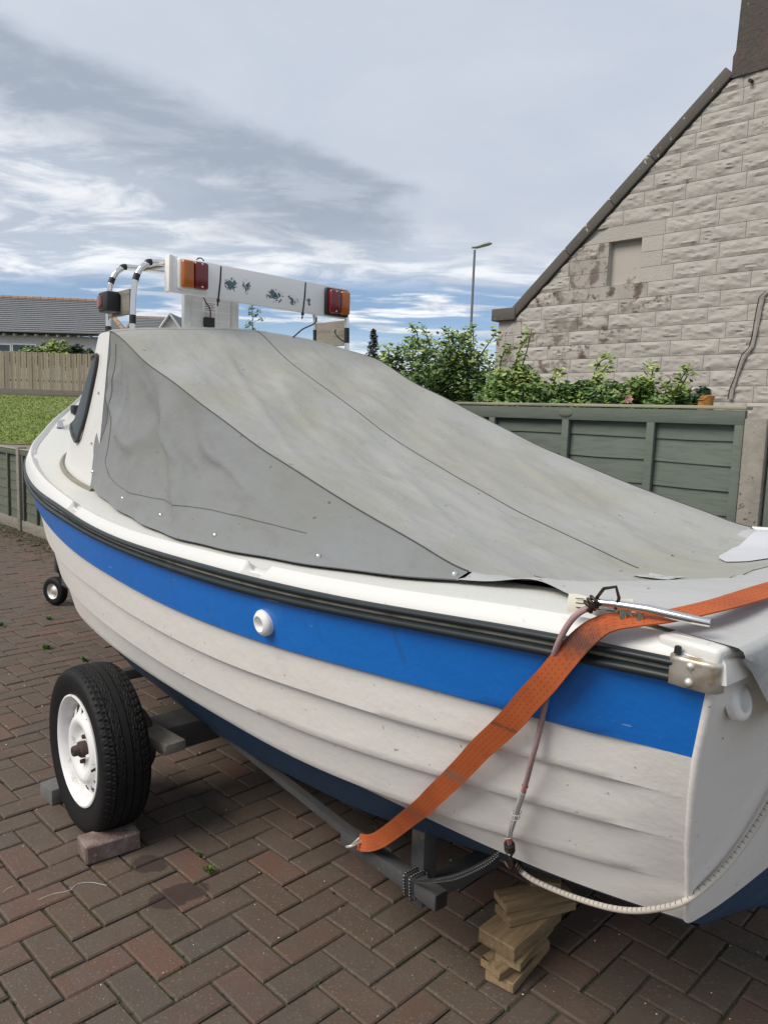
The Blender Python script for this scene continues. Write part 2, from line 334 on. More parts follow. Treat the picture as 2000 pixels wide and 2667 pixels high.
# --- special materials
def paver_material():
    m_ = mat('clay_paver', (.16, .115, .09), .88); t, b = nodes_of(m_)
    oi = t.n('ShaderNodeObjectInfo'); gi = t.n('ShaderNodeNewGeometry'); pos = gi.outputs['Position']
    rv = t.m('FRACT', t.m('ADD', t.m('MULTIPLY', oi.outputs['Random'], 7.31), t.m('MULTIPLY', gi.outputs['Random Per Island'], 3.7)))
    rp = t.n('ShaderNodeValToRGB'); t.l(rv, rp.inputs[0]); e = rp.color_ramp
    cols = [(.0, (.086, .064, .046)), (.2, (.104, .071, .050)), (.38, (.086, .069, .054)), (.55, (.112, .070, .049)), (.70, (.095, .067, .049)), (.86, (.132, .070, .050)), (.94, (.090, .066, .053)), (1.0, (.106, .075, .055))]
    e.elements[0].position = 0; e.elements[0].color = (*cols[0][1], 1); e.elements[1].position = 1; e.elements[1].color = (*cols[-1][1], 1)
    for p_, c_ in cols[1:-1]:
        el = e.elements.new(p_); el.color = (*c_, 1)
    c = rp.outputs[0]
    c = t.mix(t.m('MULTIPLY', t.sm(t.noise(pos, 11, 4, .6), .42, .66), .5), c, (.098, .083, .068))
    c = t.mix(t.m('MULTIPLY', t.sm(t.noise(pos, 5, 3, .6), .52, .72), .4), c, (.155, .098, .074))
    c = t.mix(t.m('MULTIPLY', t.sm(t.noise(pos, 34, 5, .7), .50, .70), .4), c, (.085, .075, .064))
    c = t.mix(t.m('MULTIPLY', t.sm(t.noise(pos, 130, 3, .6), .60, .70), .65), c, (.25, .215, .185))
    c = t.mix(t.m('MULTIPLY', t.sm(t.noise(pos, 120, 3, .6), .62, .72), .6), c, (.045, .038, .034))
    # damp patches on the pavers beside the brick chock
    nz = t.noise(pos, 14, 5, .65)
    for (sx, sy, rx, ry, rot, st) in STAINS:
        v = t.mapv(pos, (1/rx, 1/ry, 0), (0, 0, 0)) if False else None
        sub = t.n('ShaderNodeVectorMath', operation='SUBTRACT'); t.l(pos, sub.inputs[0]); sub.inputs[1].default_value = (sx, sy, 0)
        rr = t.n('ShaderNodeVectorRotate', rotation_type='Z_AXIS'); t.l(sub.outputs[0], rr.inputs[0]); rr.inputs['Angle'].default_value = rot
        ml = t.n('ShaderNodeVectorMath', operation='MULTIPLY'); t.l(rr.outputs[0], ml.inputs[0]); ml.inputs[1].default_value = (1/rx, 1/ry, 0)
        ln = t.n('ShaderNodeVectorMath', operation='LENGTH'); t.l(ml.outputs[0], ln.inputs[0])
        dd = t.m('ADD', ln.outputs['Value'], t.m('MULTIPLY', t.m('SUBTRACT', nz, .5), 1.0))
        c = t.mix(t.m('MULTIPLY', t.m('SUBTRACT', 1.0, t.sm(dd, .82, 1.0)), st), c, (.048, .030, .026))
    t.l(c, b.inputs['Base Color'])
    t.l(t.m('ADD', .78, t.m('MULTIPLY', nz, .2)), b.inputs['Roughness'])
    b1 = t.n('ShaderNodeBump'); b1.inputs['Strength'].default_value = .55; b1.inputs['Distance'].default_value = .003; t.l(t.noise(pos, 90, 5, .65), b1.inputs['Height'])
    b2 = t.n('ShaderNodeBump'); b2.inputs['Strength'].default_value = .5; b2.inputs['Distance'].default_value = .006; t.l(t.noise(pos, 16, 4, .6), b2.inputs['Height']); t.l(b1.outputs[0], b2.inputs['Normal'])
    t.l(b2.outputs[0], b.inputs['Normal'])
    return m_
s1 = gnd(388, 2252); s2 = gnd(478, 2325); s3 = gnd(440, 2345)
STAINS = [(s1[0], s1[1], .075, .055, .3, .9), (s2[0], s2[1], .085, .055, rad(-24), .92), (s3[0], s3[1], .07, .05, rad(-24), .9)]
MT['paver'] = paver_material()
MT['joint'] = mat('sandy_joint', (.070, .060, .040), .98, layers=[(2.6, .44, .58, (.042, .060, .014), .9), (90, .55, .68, (.12, .10, .075), .7), (30, .5, .7, (.03, .026, .02), .7)], bump=[(120, .8, .004)])

# ------------------------------------------------------------------ ground, driveway
def terrain_h(x, y):
    if y < 11.5: return 0.0
    return float(np.interp(y, [11.5, 16.5, 19.5, 24, 34, 50, 400], [0.0, .33, .52, .95, 1.93, 2.3, 2.6]))
def sheet(name, xs, ys, dz, m_, kind):
    vv = [(x, y, terrain_h(x, y)+dz) for y in ys for x in xs]; n_ = len(xs)
    ff = [(j*n_+i, j*n_+i+1, (j+1)*n_+i+1, (j+1)*n_+i) for j in range(len(ys)-1) for i in range(n_-1)]
    return link(name, mesh(name, vv, ff, m_), None, kind=kind)
sheet('ground', [-700, -200, -80, -40, -20, -10, 0, 10, 20, 40, 80, 200, 700], [-60, -10, 0, 6, 11.5, 14, 16.5, 19.5, 22, 26, 30, 34, 40, 50, 90, 200, 900], -.06, MT['soil'], 'structure')
sheet('pavement', [-40, -20, -8, 6], [15.2, 16.5, 18, 19.45], -.03, MT['asphalt'], 'structure')
lawn = sheet('lawn', list(np.linspace(-36, 4, 40)), list(np.linspace(19.5, 33.6, 16)), -.02, MT['grass'], 'structure')

bl = G(); lr = random.Random(77)
for _ in range(15000):
    y = 19.6+13.8*lr.random()**1.0; x = lerp(-.62, -.36, lr.random())*y; z = terrain_h(x, y)-.02; h = lr.uniform(.02, .06); wd = lr.uniform(.012, .03); an = lr.random()*3.14
    bl.add([(x-wd*math.cos(an), y-wd*math.sin(an), z), (x+wd*math.cos(an), y+wd*math.sin(an), z), (x+lr.gauss(0, .02), y+lr.gauss(0, .02), z+h)], [(0, 1, 2)])
MT['blade'] = mat('grass_blade', (.205, .27, .05), .7, layers=[(.6, .4, .7, (.26, .30, .075), .8)], rnd=.35)
o = part('grass', bl, MT['blade'], None, smooth=False, fix=False); o['kind'] = 'stuff'; o['label'] = 'short mown grass on the sloping lawn at the left edge'; o['category'] = 'grass'
dz_ = G()
for _ in range(420):
    y = 26+7.2*lr.random(); x = lerp(-.60, -.37, lr.random())*y; z = terrain_h(x, y)+.03; s = .02
    dz_.add([(x-s, y, z), (x, y-s, z), (x+s, y, z), (x, y+s, z+.012)], [(0, 1, 2, 3)])
o = part('daisies', dz_, MT['chip'], None, smooth=False, fix=False); o['kind'] = 'stuff'; o['label'] = 'white daisies speckling the upper part of the lawn'; o['category'] = 'daisies'
U = .1025; PYAW = rad(45.706); PC = np.array([-10.4296, -18.0319])*U
_rt = np.array([math.cos(PYAW), -math.sin(PYAW)]); _fw = np.array([math.sin(PYAW), math.cos(PYAW)])
def lat(a, b):     # paving lattice -> world
    p = np.array([a*U, -b*U])-PC; return np.array([_rt @ p, _fw @ p])
HF = rad(-44.0); DF = np.array([math.sin(HF), math.cos(HF), 0]); NF = np.array([math.cos(HF), -math.sin(HF), 0]); FD = 3.26
drive = link('driveway', None, kind='structure')
def poly_sheet():
    a = FD*NF-8*DF; b = FD*NF+14*DF; c = -6.5*NF+14*DF; d = -6.5*NF-8*DF
    return mesh('driveway', [(p[0], p[1], -.0085) for p in (a, b, c, d)], [(0, 3, 2, 1)], MT['joint'], False)
bpy.data.objects.remove(drive)
drive = link('driveway', fixn(poly_sheet()), kind='structure')
def paver_verts(prng, L, W, jit):
    l, w_ = L/2-.0034, W/2-.0034; ch = .0045
    j = lambda s: prng.uniform(-s, s)
    P0 = [(sx*l+j(jit), sy*w_+j(jit)) for sx, sy in ((-1, -1), (1, -1), (1, 1), (-1, 1))]
    v = [(x, y, -.03) for x, y in P0]+[(x, y, -.0045) for x, y in P0]
    v += [(x-math.copysign(ch, x)+j(.0008), y-math.copysign(ch, y)+j(.0008), j(.0006)) for x, y in P0]
    f = [(i, (i+1) % 4, 4+(i+1) % 4, 4+i) for i in range(4)]+[(4+i, 4+(i+1) % 4, 8+(i+1) % 4, 8+i) for i in range(4)]+[(8, 9, 10, 11)]
    return v, f
pr_ = random.Random(3)
VAR = [mesh('paver', *paver_verts(pr_, 2*U, U, .0018), MT['paver'], False) for _ in range(10)]
AX = np.arctan2(*(lat(1, 0)-lat(0, 0))[::-1])
cands = []
for j in range(-130, 70):
    for i in range(-60, 60):
        for kind_ in (0, 1):
            a0, b0 = (4*i-j, j) if kind_ == 0 else (2+4*i-j, j)
            ca, cb = (a0+1, b0+.5) if kind_ == 0 else (a0+.5, b0+1)
            p = lat(ca, cb)
            if p[1] < -1.2 or p[1] > 13 or p[0] < -6.2 or p[0] > 4.5: continue
            if NF[0]*p[0]+NF[1]*p[1] > FD-.22: continue
            q = proj((p[0], p[1], 0)) if p[1] > .5 else (-9999, 9999, 99)
            vis = -40 < q[0] < 2040 and 1250 < q[1] < 2720
            cands.append((q[2] if vis else 1000, p, kind_))
cands.sort(key=lambda c: c[0])
rest = G(); npv = 0
B_in = lambda p: 0
for dpt, p, kind_ in cands:
    ang = AX if kind_ == 0 else AX+math.pi/2
    ang += pr_.gauss(0, .006); dz = pr_.gauss(0, .0016); tx, ty = pr_.gauss(0, .007), pr_.gauss(0, .007)
    if npv < 300 and dpt < 900:
        o = link('paver', VAR[pr_.randrange(10)], drive, (p[0], p[1], dz)); o.rotation_euler = (tx, ty, ang); npv += 1
    else:
        v, f = paver_verts(pr_, 2*U, U, .0018); c_, s_ = math.cos(ang), math.sin(ang)
        rest.add([(p[0]+x*c_-y*s_, p[1]+x*s_+y*c_, z+dz+x*tx) for x, y, z in v], f)
part('paver_field', rest, MT['paver'], drive, smooth=False, fix=False, kind='stuff')

# moss and grit in the joints
moss = G(); grit = G()
for _ in range(9000):
    a, b = pr_.randint(-26, 22), pr_.randint(-34, 16); tt = pr_.random()
    p = lat(a+tt, b) if pr_.random() < .5 else lat(a, b+tt)
    if p[1] < .9 or p[1] > 5.5 or abs(p[0]) > 2.8 or NF[0]*p[0]+NF[1]*p[1] > FD-.2: continue
    if mnoise.noise(Vector((p[0]*2.2, p[1]*2.2, 3))) < -.02: continue
    for _k in range(3):
        x, y = p[0]+pr_.gauss(0, .005), p[1]+pr_.gauss(0, .005); h = pr_.uniform(.002, .007); an = pr_.random()*6.28; wd = pr_.uniform(.0015, .004)
        dx, dy = wd*math.cos(an), wd*math.sin(an); lx, ly = pr_.gauss(0, .003), pr_.gauss(0, .003)
        moss.add([(x-dx, y-dy, -.007), (x+dx, y+dy, -.007), (x+lx, y+ly, -.004+h)], [(0, 1, 2)])
for _ in range(700):
    a, b = pr_.uniform(-26, 20), pr_.uniform(-34, 16); p = lat(a, b)
    if p[1] < .9 or NF[0]*p[0]+NF[1]*p[1] > FD-.2: continue
    s = pr_.uniform(.0012, .004)*(1.3 if p[1] > 3 else 1); an = pr_.random()*6
    grit.add([(p[0]+s*math.cos(an+q*2.1), p[1]+s*math.sin(an+q*2.1), .0015) for q in range(3)]+[(p[0], p[1], .0015+s*.7)], [(0, 1, 3), (1, 2, 3), (2, 0, 3)])
o = part('joint_moss', moss, MT['moss'], None, smooth=False, fix=False); o['kind'] = 'stuff'; o['label'] = 'green moss growing in the joints of the block paving'; o['category'] = 'moss'
o = part('scattered_grit', grit, MT['chip'], None, smooth=False, fix=False); o['kind'] = 'stuff'; o['label'] = 'tiny pale specks of grit scattered over the paving'; o['category'] = 'grit'
# leaf litter along the foot of the far fence
lit = G()
for _ in range(2600):
    s = pr_.uniform(4.5, 12.5); off = FD-.04-abs(pr_.gauss(0, .2)); p = s*DF+off*NF; sz = pr_.uniform(.006, .026); an = pr_.random()*6; zz = .004+pr_.random()*.012
    lit.add([(p[0]+sz*math.cos(an), p[1]+sz*math.sin(an), zz), (p[0]+.4*sz*math.cos(an+1.6), p[1]+.4*sz*math.sin(an+1.6), zz+pr_.random()*.01), (p[0]-sz*math.cos(an), p[1]-sz*math.sin(an), zz+pr_.random()*.012), (p[0]+.4*sz*math.cos(an-1.6), p[1]+.4*sz*math.sin(an-1.6), zz)], [(0, 1, 2, 3)])
o = part('leaf_litter', lit, MT['litter'], None, smooth=False, fix=False); o['kind'] = 'stuff'; o['label'] = 'dry leaf litter along the foot of the low fence'; o['category'] = 'leaf litter'
# weeds
def weed(u, v, n_, h, sp, label):
    p = gnd(u, v); g = G()
    for _ in range(n_):
        an = pr_.random()*6.283; r0 = pr_.random()*sp*.3; ln = h*pr_.uniform(.5, 1.1); out = pr_.uniform(.2, 1)*sp; wd = pr_.uniform(.0015, .003)*max(1, p[1]/3)
        bx, by = r0*math.cos(an), r0*math.sin(an); tx, ty = bx+out*math.cos(an), by+out*math.sin(an); nx, ny = -math.sin(an)*wd, math.cos(an)*wd
        mx_, my_ = (bx*.5+tx*.5), (by*.5+ty*.5)
        g.add([(bx-nx, by-ny, -.006), (bx+nx, by+ny, -.006), (mx_+nx, my_+ny, ln*.75), (mx_-nx, my_-ny, ln*.75), (tx, ty, ln)], [(0, 1, 2, 3), (3, 2, 4)])
    thing('weed_tuft', label, 'weed', p, 0, 'weeds growing in the paving', g.me('weed_tuft', MT['weed'], False, fix=False))
weed(127, 1614, 26, .03, .03, 'farthest small grass tuft in the paving, left of the bow wheel track')
weed(121, 1690, 34, .035, .05, 'widest grass tuft in the paving, between bow and tyre')
weed(219, 1722, 28, .03, .03, 'grass tuft in the paving just above the trailer tyre')
weed(545, 2272, 40, .022, .028, 'bright green weed in the paving right of the brick chock')
weed(3, 1632, 20, .04, .03, 'grass tuft at the left edge of the paving')
weed(520, 2228, 14, .018, .015, 'tiny weed in a joint just above the bright green weed')
# pale threads lying on the paving
def thread(pts, label):
    g = G().tube([np.array([*gnd(u, v)[:2], .0025]) for u, v in catmull(pts, 6) for u, v in [(u, v)]] if False else [np.array([*gnd(q[0], q[1])[:2], .0025]) for q in catmull(pts, 6)], .0007, 5)
    thing('thread', label, 'thread', (0, 0, 0), 0, None, g.me('thread', MT['thread_white'], True))
thread([(98, 2347), (135, 2332), (180, 2322), (200, 2306), (235, 2301), (278, 2309)], 'long pale thread curling over the pavers below the brick chock')
thread([(303, 2304), (313, 2298), (318, 2301), (325, 2291)], 'short bent pale thread on the paver right of the long thread')
thread([(8, 2328), (18, 2318), (34, 2311)], 'short pale thread at the left edge of the paving')

# ------------------------------------------------------------------ boundary fence (right, tall)
def fence_pt(s, off=0.0, z=0.0): p = s*DF+(FD+off)*NF; return np.array([p[0], p[1], z])
FROT = math.atan2(DF[1], DF[0])
def wood_board(name, L, H, T, m_, parent, loc, rng_, tilt=0.0, warp=.0018, segs=8):
    """board running along local x, thin in y, lower edge proud (feather edge)"""
    g = G(); rows = []
    for i in range(segs+1):
        x = -L/2+L*i/segs; wz = rng_.gauss(0, warp); wy = rng_.gauss(0, warp*.4)
        rows.append([(x, -T+wy, -H/2+wz), (x, T*.2+wy, -H/2+wz), (x, T*.2+wy, H/2+wz*.6), (x, -T*.45+wy, H/2+wz*.6)])
    g.grid(rows, closed_u=True); n_ = len(rows)
    g.f.append((0, 1, 2, 3)); g.f.append(tuple((n_-1)*4+i for i in (3, 2, 1, 0)))
    o = link(name, g.me(name, m_, True, 30), parent, loc); o.rotation_euler[0] = tilt
    return o
def fence(name, label, s0, s1, top, batt, boards, post_s, m_, caps, seed):
    r_ = random.Random(seed); sc = (s0+s1)/2; L = abs(s1-s0)
    root = thing(name, label, 'fence', fence_pt(sc), FROT)   # local x = DF, local y = -NF ... (camera side is +y)
    z = top-.06
    for k_, h in enumerate(boards):
        # the board's proud lower edge faces the camera side (+y local)
        o = wood_board('board', L, h+.018, .017, m_, root, (0, -.012, z-h/2), r_); o.rotation_euler[2] = math.pi
        z -= h
    for s in batt:
        g = G().box((0, 0, 0), (.038, .022, top-.06-max(z, .03)), bev=.003)
        link('batten', g.me('batten', m_, True, 30), root, (s-sc, .022, (top-.06+max(z, .03))/2))
    g = G().box((0, 0, 0), (L, .028, .060), bev=.003); link('top_rail', g.me('top_rail', m_, True, 30), root, (0, .02, top-.034))
    g = G().box((0, 0, 0), (L+.01, .07, .014), bev=.003); link('capping', g.me('capping', caps, True, 30), root, (0, .004, top+.007))
    if z > .02:
        g = G().box((0, 0, 0), (L, .03, z-.005), bev=.004); link('gravel_board', g.me('gravel_board', MT['wood_grey'], True, 30), root, (0, .012, (z-.005)/2))
    for s, hh, mm in post_s:
        g = G().box((0, 0, 0), (.09, .1, hh), bev=.008); link('post', g.me('post', mm, True, 30), root, (s-sc, .0, hh/2))
    return root
CAPM = mat('pale_capping_timber', (.30, .29, .20), .85, layers=[(5, .45, .7, (.16, .17, .12), .7, (1, 8, 8)), (25, .6, .7, (.42, .40, .30), .6)])
fence('timber_fence', 'green stained lapped timber fence behind the boat, in front of the stone gable', 1.255, 3.04, 1.62, [1.275, 1.66, 2.10, 2.55, 3.0], [.062, .103, .108, .104, .106, .105, .107, .104, .106, .104, .107, .106, .108], [(1.205, 1.585, MT['concrete']), (3.09, 1.60, MT['concrete'])], MT['fence_green'], CAPM, 5)
fence('timber_fence', 'second green timber fence panel hidden mostly by the boat cover', 3.14, 4.9, 1.6, [3.16, 3.6, 4.05, 4.5, 4.88], [.105]*13, [(4.95, 1.0, MT['concrete'])], MT['fence_green'], CAPM, 6)
fence('timber_fence', 'third green timber fence panel, hidden behind the cabin', 5.0, 6.3, 1.3, [5.02, 5.45, 5.9, 6.28], [.105]*11, [(6.35, 1.0, MT['concrete'])], MT['fence_green'], CAPM, 16)
fence('timber_fence', 'tall green fence panel beyond the concrete post at the right edge', -.6, 1.155, 1.62, [-.58, -.15, .28, .71, 1.13], [.105]*13, [], MT['fence_green'], CAPM, 9)
fr0 = [o_ for o_ in bpy.data.objects if o_.name.startswith('timber_fence')][0]
part('maker_plate', G().lathe([(.0, .004), (.020, .004), (.024, .0025), (.026, 0)], 24), MT['fence_green2'], fr0)
mp = [o_ for o_ in fr0.children if o_.name.startswith('maker_plate')][0]; mp.location = (2.10-(1.255+3.04)/2, .035, 1.588); mp.rotation_euler = (rad(-90), 0, 0); mp.scale = (1.5, .8, 1)
def fs(u, v):
    p = onplane(u, v, FD*NF, NF); return float(p @ DF)
sL = fs(58, 1300)
fence('low_timber_fence', 'low faded green timber fence panel at the left edge, next to leaf litter', sL+.05, sL+1.83, .985, [sL+.42, sL+.9, sL+1.35, sL+1.8], [.088, .118, .115, .118, .116, .118, .112], [(sL, 1.02, MT['wood_grey'])], MT['fence_green2'], CAPM, 7)
fence('low_timber_fence', 'low faded green timber fence panel right of the post, half hidden by the bow', sL-1.83, sL-.05, .985, [sL-.12, sL-.55, sL-1.0, sL-1.45], [.09, .115, .118, .115, .117, .118, .112], [(sL-1.88, 1.02, MT['wood_grey'])], MT['fence_green2'], CAPM, 8)

# ------------------------------------------------------------------ stone gable house (right)
GD = 10.4
def hp(s, z, out=0.0): p = s*DF+(GD-out)*NF; return np.array([p[0], p[1], z])
def hs(u, v): p = onplane(u, v, GD*NF, NF); return float(p @ DF), float(p[2])
eL, ez = hs(1296, 833)          # left corner of the gable, wall head
k0 = hs(1345, 822); k1 = hs(1905, 200)
slope = (k1[1]-k0[1])/(k0[0]-k1[0])
ridge_s = k1[0]-.75
def roofz(s):
    s2 = s if s >= ridge_s else 2*ridge_s-s
    return min(k0[1]+(k0[0]-s2)*slope, k1[1]+.12)
house = thing('stone_house', 'gable end of a cottage of painted rock-faced stone blocks with dark chimney', 'house', hp(ridge_s, 0), FROT)
HO = hp(ridge_s, 0)
def hl(s, z, out=0.0): return (s-ridge_s, out, z)      # local coords: x along DF, y toward camera (+)
sR = 2*ridge_s-eL
# backing wall with mortar
g = G(); prof = [(eL-.01, -.2), (eL-.01, ez), (k0[0]-.02, k0[1]-.02)]
prof += [(ridge_s+.7, k1[1]+.06), (ridge_s-.7, k1[1]+.06), (2*ridge_s-k0[0]+.02, k0[1]-.02), (sR+.01, ez), (sR+.01, -.2)]
nP = len(prof)
g.add([hl(s, z, -.025) for s, z in prof]+[hl(s, z, -.40) for s, z in prof], [tuple(range(nP)), tuple(range(nP, 2*nP))[::-1]]+[(i, (i+1) % nP, nP+(i+1) % nP, nP+i) for i in range(nP)])
wallo = part('gable_wall', g, MT['mortar'], house, smooth=False)
# niche geometry
nA = hs(1588, 630); nB = hs(1673, 618); nC = hs(1581, 744); nD_ = hs(1665, 737)
nL, nR = (nA[0]+nC[0])/2, (nB[0]+nD_[0])/2; nT, nBt = (nA[1]+nB[1])/2, (nC[1]+nD_[1])/2
CH = (nT-nBt)/3.0
def rock_block(s0, s1, z0, z1, seed, flat=False, m_=None, out0=.0):
    """rock-faced block: bevelled margin, rough pillow face; clipped under the skew"""
    r_ = random.Random(seed); jn = .0025
    a, b_, zz0, zz1 = min(s0, s1)+jn, max(s0, s1)-jn, z0+jn, z1-jn
    nx = 3 if flat else max(10, int((b_-a)/.026)); nz = 2 if flat else 9
    off = Vector((r_.random()*50, r_.random()*50, r_.random()*50)); rows = []
    for j in range(nz+1):
        row = []
        for i in range(nx+1):
            s = lerp(a, b_, i/nx); z = lerp(zz0, zz1, j/nz); zc = min(z, roofz(s)-.06)
            e_ = min(i, nx-i, 1)*min(j, nz-j, 1)
            d = .012
            if e_ and not flat:
                q = Vector((s*3.6, z*9+s*1.6, 0))+off; q2 = Vector((s*8, z*19-s*2.5, 4))+off; q3 = Vector((s*17, z*30, 9))+off
                d = .018+.022*mnoise.noise(q)+.024*(.45-abs(mnoise.noise(q2)))+.010*mnoise.noise(q3)
                d = max(d, .004)
                if min(i, nx-i, j, nz-j) == 1: d = .013+.45*(d-.013)
            row.append(hl(s, zc, out0+d))
        rows.append(row)
    gg = G().grid(rows)
    # returns back to the wall
    ring = rows[0]+[r[-1] for r in rows[1:]]+rows[-1][::-1][1:]+[r[0] for r in rows[::-1][1:-1]]
    back = [(p[0], out0-.03, p[2]) for p in ring]; n_ = len(ring)
    gg.add(ring+back, [(i, (i+1) % n_, n_+(i+1) % n_, n_+i) for i in range(n_)])
    link('stone_block', gg.me('stone_block', m_ or MT['block'], True, 24), house)
br = random.Random(21)
zrow = nT+CH*16
rowi = 0
z1 = nT+CH*14
while z1 > .9:
    z0 = z1-CH; rowi += 1
    inn = (z0 < nT-.02 and z1 > nBt+.02)
    is_lintel = abs(z0-nT) < .02; is_sill = abs(z1-nBt) < .02
    # extent of the course under the skew
    left_s = eL if z0 < ez-.05 else k0[0]-(z0+.06-k0[1])/slope
    right_s = hs(2080, 600)[0]-1.2
    if left_s > right_s+.1:
        s = left_s; first = True
        if z0 < ez-.05:
            L = .36 if rowi % 2 else .5
            rock_block(s, s-L, z0, min(z1, ez) if z1 > ez and z1 < ez+.12 else z1, rowi*100, True, MT['stain_block']); s -= L
        while s > right_s:
            L = br.choice([.52, .60, .68, .74, .80]) if not first else br.uniform(.25, .55)
            first = False
            if inn and s > nR-.01:
                # flat dressed stones beside the niche, nothing in the opening
                if s > nL+.01:
                    if s-nL < .9: L = min(L, s-nL)
                    if s-L < nL+.14: L = s-nL
                    rock_block(s, s-L, z0, z1, rowi*100+int(s*37) % 97, s-L < nL+.01, MT['stain_block'] if s-L < nL+.6 else None); s -= L
                    continue
                s = nR; L = br.choice([.32, .42, .5])
                rock_block(s, s-L, z0, z1, rowi*100+7, True); s -= L; continue
            if is_lintel and s > nR-.3 and s-L < nL+.38:
                if s > nL+.5:
                    L = s-(nL+.36); rock_block(s, s-L, z0, z1, rowi*99, False, MT['stain_block']); s -= L; continue
                L = s-(nR-.34); rock_block(s, s-L, z0, z1, rowi*99+1, True); s -= L; continue
            if is_sill and s > nR-.05 and s-L < nL+.2:
                if s > nL+.3:
                    L = s-(nL+.18); rock_block(s, s-L, z0, z1, rowi*99, False, MT['stain_block']); s -= L; continue
                L = s-(nR-.14); rock_block(s, s-L, z0, z1, rowi*99+1, True, MT['stain_block']); s -= L; continue
            zt = roofz(s-L/2)
            st = (s > k0[0]-.9 and br.random() < .35) or (abs(s-nL) < .55 and z1 < nBt+.1 and z1 > nBt-4.2*CH and br.random() < .75)
            rock_block(s, s-L, z0, z1, rowi*100+int(abs(s)*53) % 89, False, MT['stain_block'] if st else None); s -= L
    z1 = z0
# niche: recess
g = G(); dp = -.10
g.add([hl(nL, nBt, .006), hl(nL, nT, .006), hl(nL, nT, dp), hl(nL, nBt, dp)], [(0, 1, 2, 3)])
g.add([hl(nR, nBt, .006), hl(nR, nT, .006), hl(nR, nT, dp), hl(nR, nBt, dp)], [(3, 2, 1, 0)])
g.add([hl(nL, nT, .006), hl(nR, nT, .006), hl(nR, nT, dp), hl(nL, nT, dp)], [(0, 1, 2, 3)])
g.add([hl(nL, nBt, .006), hl(nR, nBt, .006), hl(nR, nBt, dp), hl(nL, nBt, dp)], [(3, 2, 1, 0)])
g.add([hl(nL, nBt, dp), hl(nL, nT, dp), hl(nR, nT, dp), hl(nR, nBt, dp)], [(0, 1, 2, 3)])
NICHE = mat('niche_infill', (.45, .42, .385), .9, layers=[(4, .5, .75, (.36, .33, .30), .5)], bump=[(25, .2, .005)])
niche = part('blocked_window', g, NICHE, house, smooth=False)
# cut the mortar wall where the niche sits
cut = bpy.data.objects.new('cut', G().box(((nL+nR)/2-ridge_s, 0, (nT+nBt)/2), (abs(nL-nR)-.002, .19, nT-nBt-.002)).me('cut', MT['mortar'], False)); COL.objects.link(cut); cut.parent = house
bpy.context.view_layer.update()
bo = wallo.modifiers.new('b', 'BOOLEAN'); bo.object = cut; bo.operation = 'DIFFERENCE'; bo.solver = 'EXACT'
dg = bpy.context.evaluated_depsgraph_get(); nm = bpy.data.meshes.new_from_object(wallo.evaluated_get(dg)); wallo.modifiers.clear(); wallo.data = nm
bpy.data.objects.remove(cut)
# skew copings
def coping(sa, sb, name='coping_stone'):
    a = np.array(hl(sa, k0[1]+(k0[0]-sa)*slope)); b_ = np.array(hl(sb, k0[1]+(k0[0]-sb)*slope))
    d_ = b_-a; L = np.linalg.norm(d_); d_ /= L; nrm = np.array([-d_[2], 0, d_[0]])
    if nrm[2] < 0: nrm = -nrm
    c = (a+b_)/2+nrm*.06; g = G()
    Rm = Matrix((( d_[0], 0, nrm[0]), (0, 1, 0), (d_[2], 0, nrm[2])))
    g.box((c[0], -.17, c[2]), (L-.008, .46, .16), Rm, .015)
    link(name, g.me(name, MT['coping'], True, 30), house)
ss_ = list(np.linspace(k0[0]+.02, k1[0]-.02, 5)); ss_ = [k0[0]+.02, lerp(k0[0], k1[0], .30), lerp(k0[0], k1[0], .52), lerp(k0[0], k1[0], .70), k1[0]-.03]
for a, b_ in zip(ss_[:-1], ss_[1:]): coping(a, b_)
g = G().box(((eL+k0[0])/2-ridge_s+.03, -.17, ez+.075), (eL-k0[0]+.10, .5, .20), None, .02)
link('kneeler_stone', g.me('kneeler_stone', MT['coping'], True, 30), house)
# chimney stack
cw = .70; cb = k1[1]+.09
rows = []
for z, wd in ((cb-.12, cw+.03), (cb+.14, cw+.03), (cb+.2, cw), (cb+1.0, cw-.02), (cb+2.2, cw-.04), (cb+2.25, cw+.05), (cb+2.45, cw+.05)):
    ring = []
    for (sx, sy) in ((-1, -1), (1, -1), (1, 1), (-1, 1)):
        ring.append((sx*wd, -.28+sy*.33, z))
    rows.append(ring)
g = G().grid(rows, closed_u=True); g.f.append(tuple(range(len(g.v)-4, len(g.v))))
ch = part('chimney', g, MT['chimney'], house, smooth=False)
# roof slabs behind the gable and rear wall
g = G()
for sg in (1, -1):
    e0 = (sg*(eL-ridge_s), ez-.02); e1 = (sg*(k1[0]-ridge_s), k1[1]-.05)
    for q in (0,):
        a = [(e0[0], -.38, e0[1]), (e1[0]*0+sg*.02, -.38, e1[1]+.4), (sg*.02, -8.5, e1[1]+.4), (e0[0], -8.5, e0[1])]
        g.add(a+[(x, y, z-.12) for x, y, z in a], [(0, 1, 2, 3), (7, 6, 5, 4), (0, 4, 5, 1), (1, 5, 6, 2), (2, 6, 7, 3), (3, 7, 4, 0)])
part('roof', g, MT['slate'], house, smooth=False)
g = G()
for sg in (1, -1): g.box((sg*(eL-ridge_s-.2), -4.45, ez/2-.1), (.35, 8.1, ez-.1))
g.box((0, -8.4, ez/2-.1), (2*(eL-ridge_s)-.8, .3, ez-.1))
part('side_wall', g, MT['wall_white'], house, smooth=False)
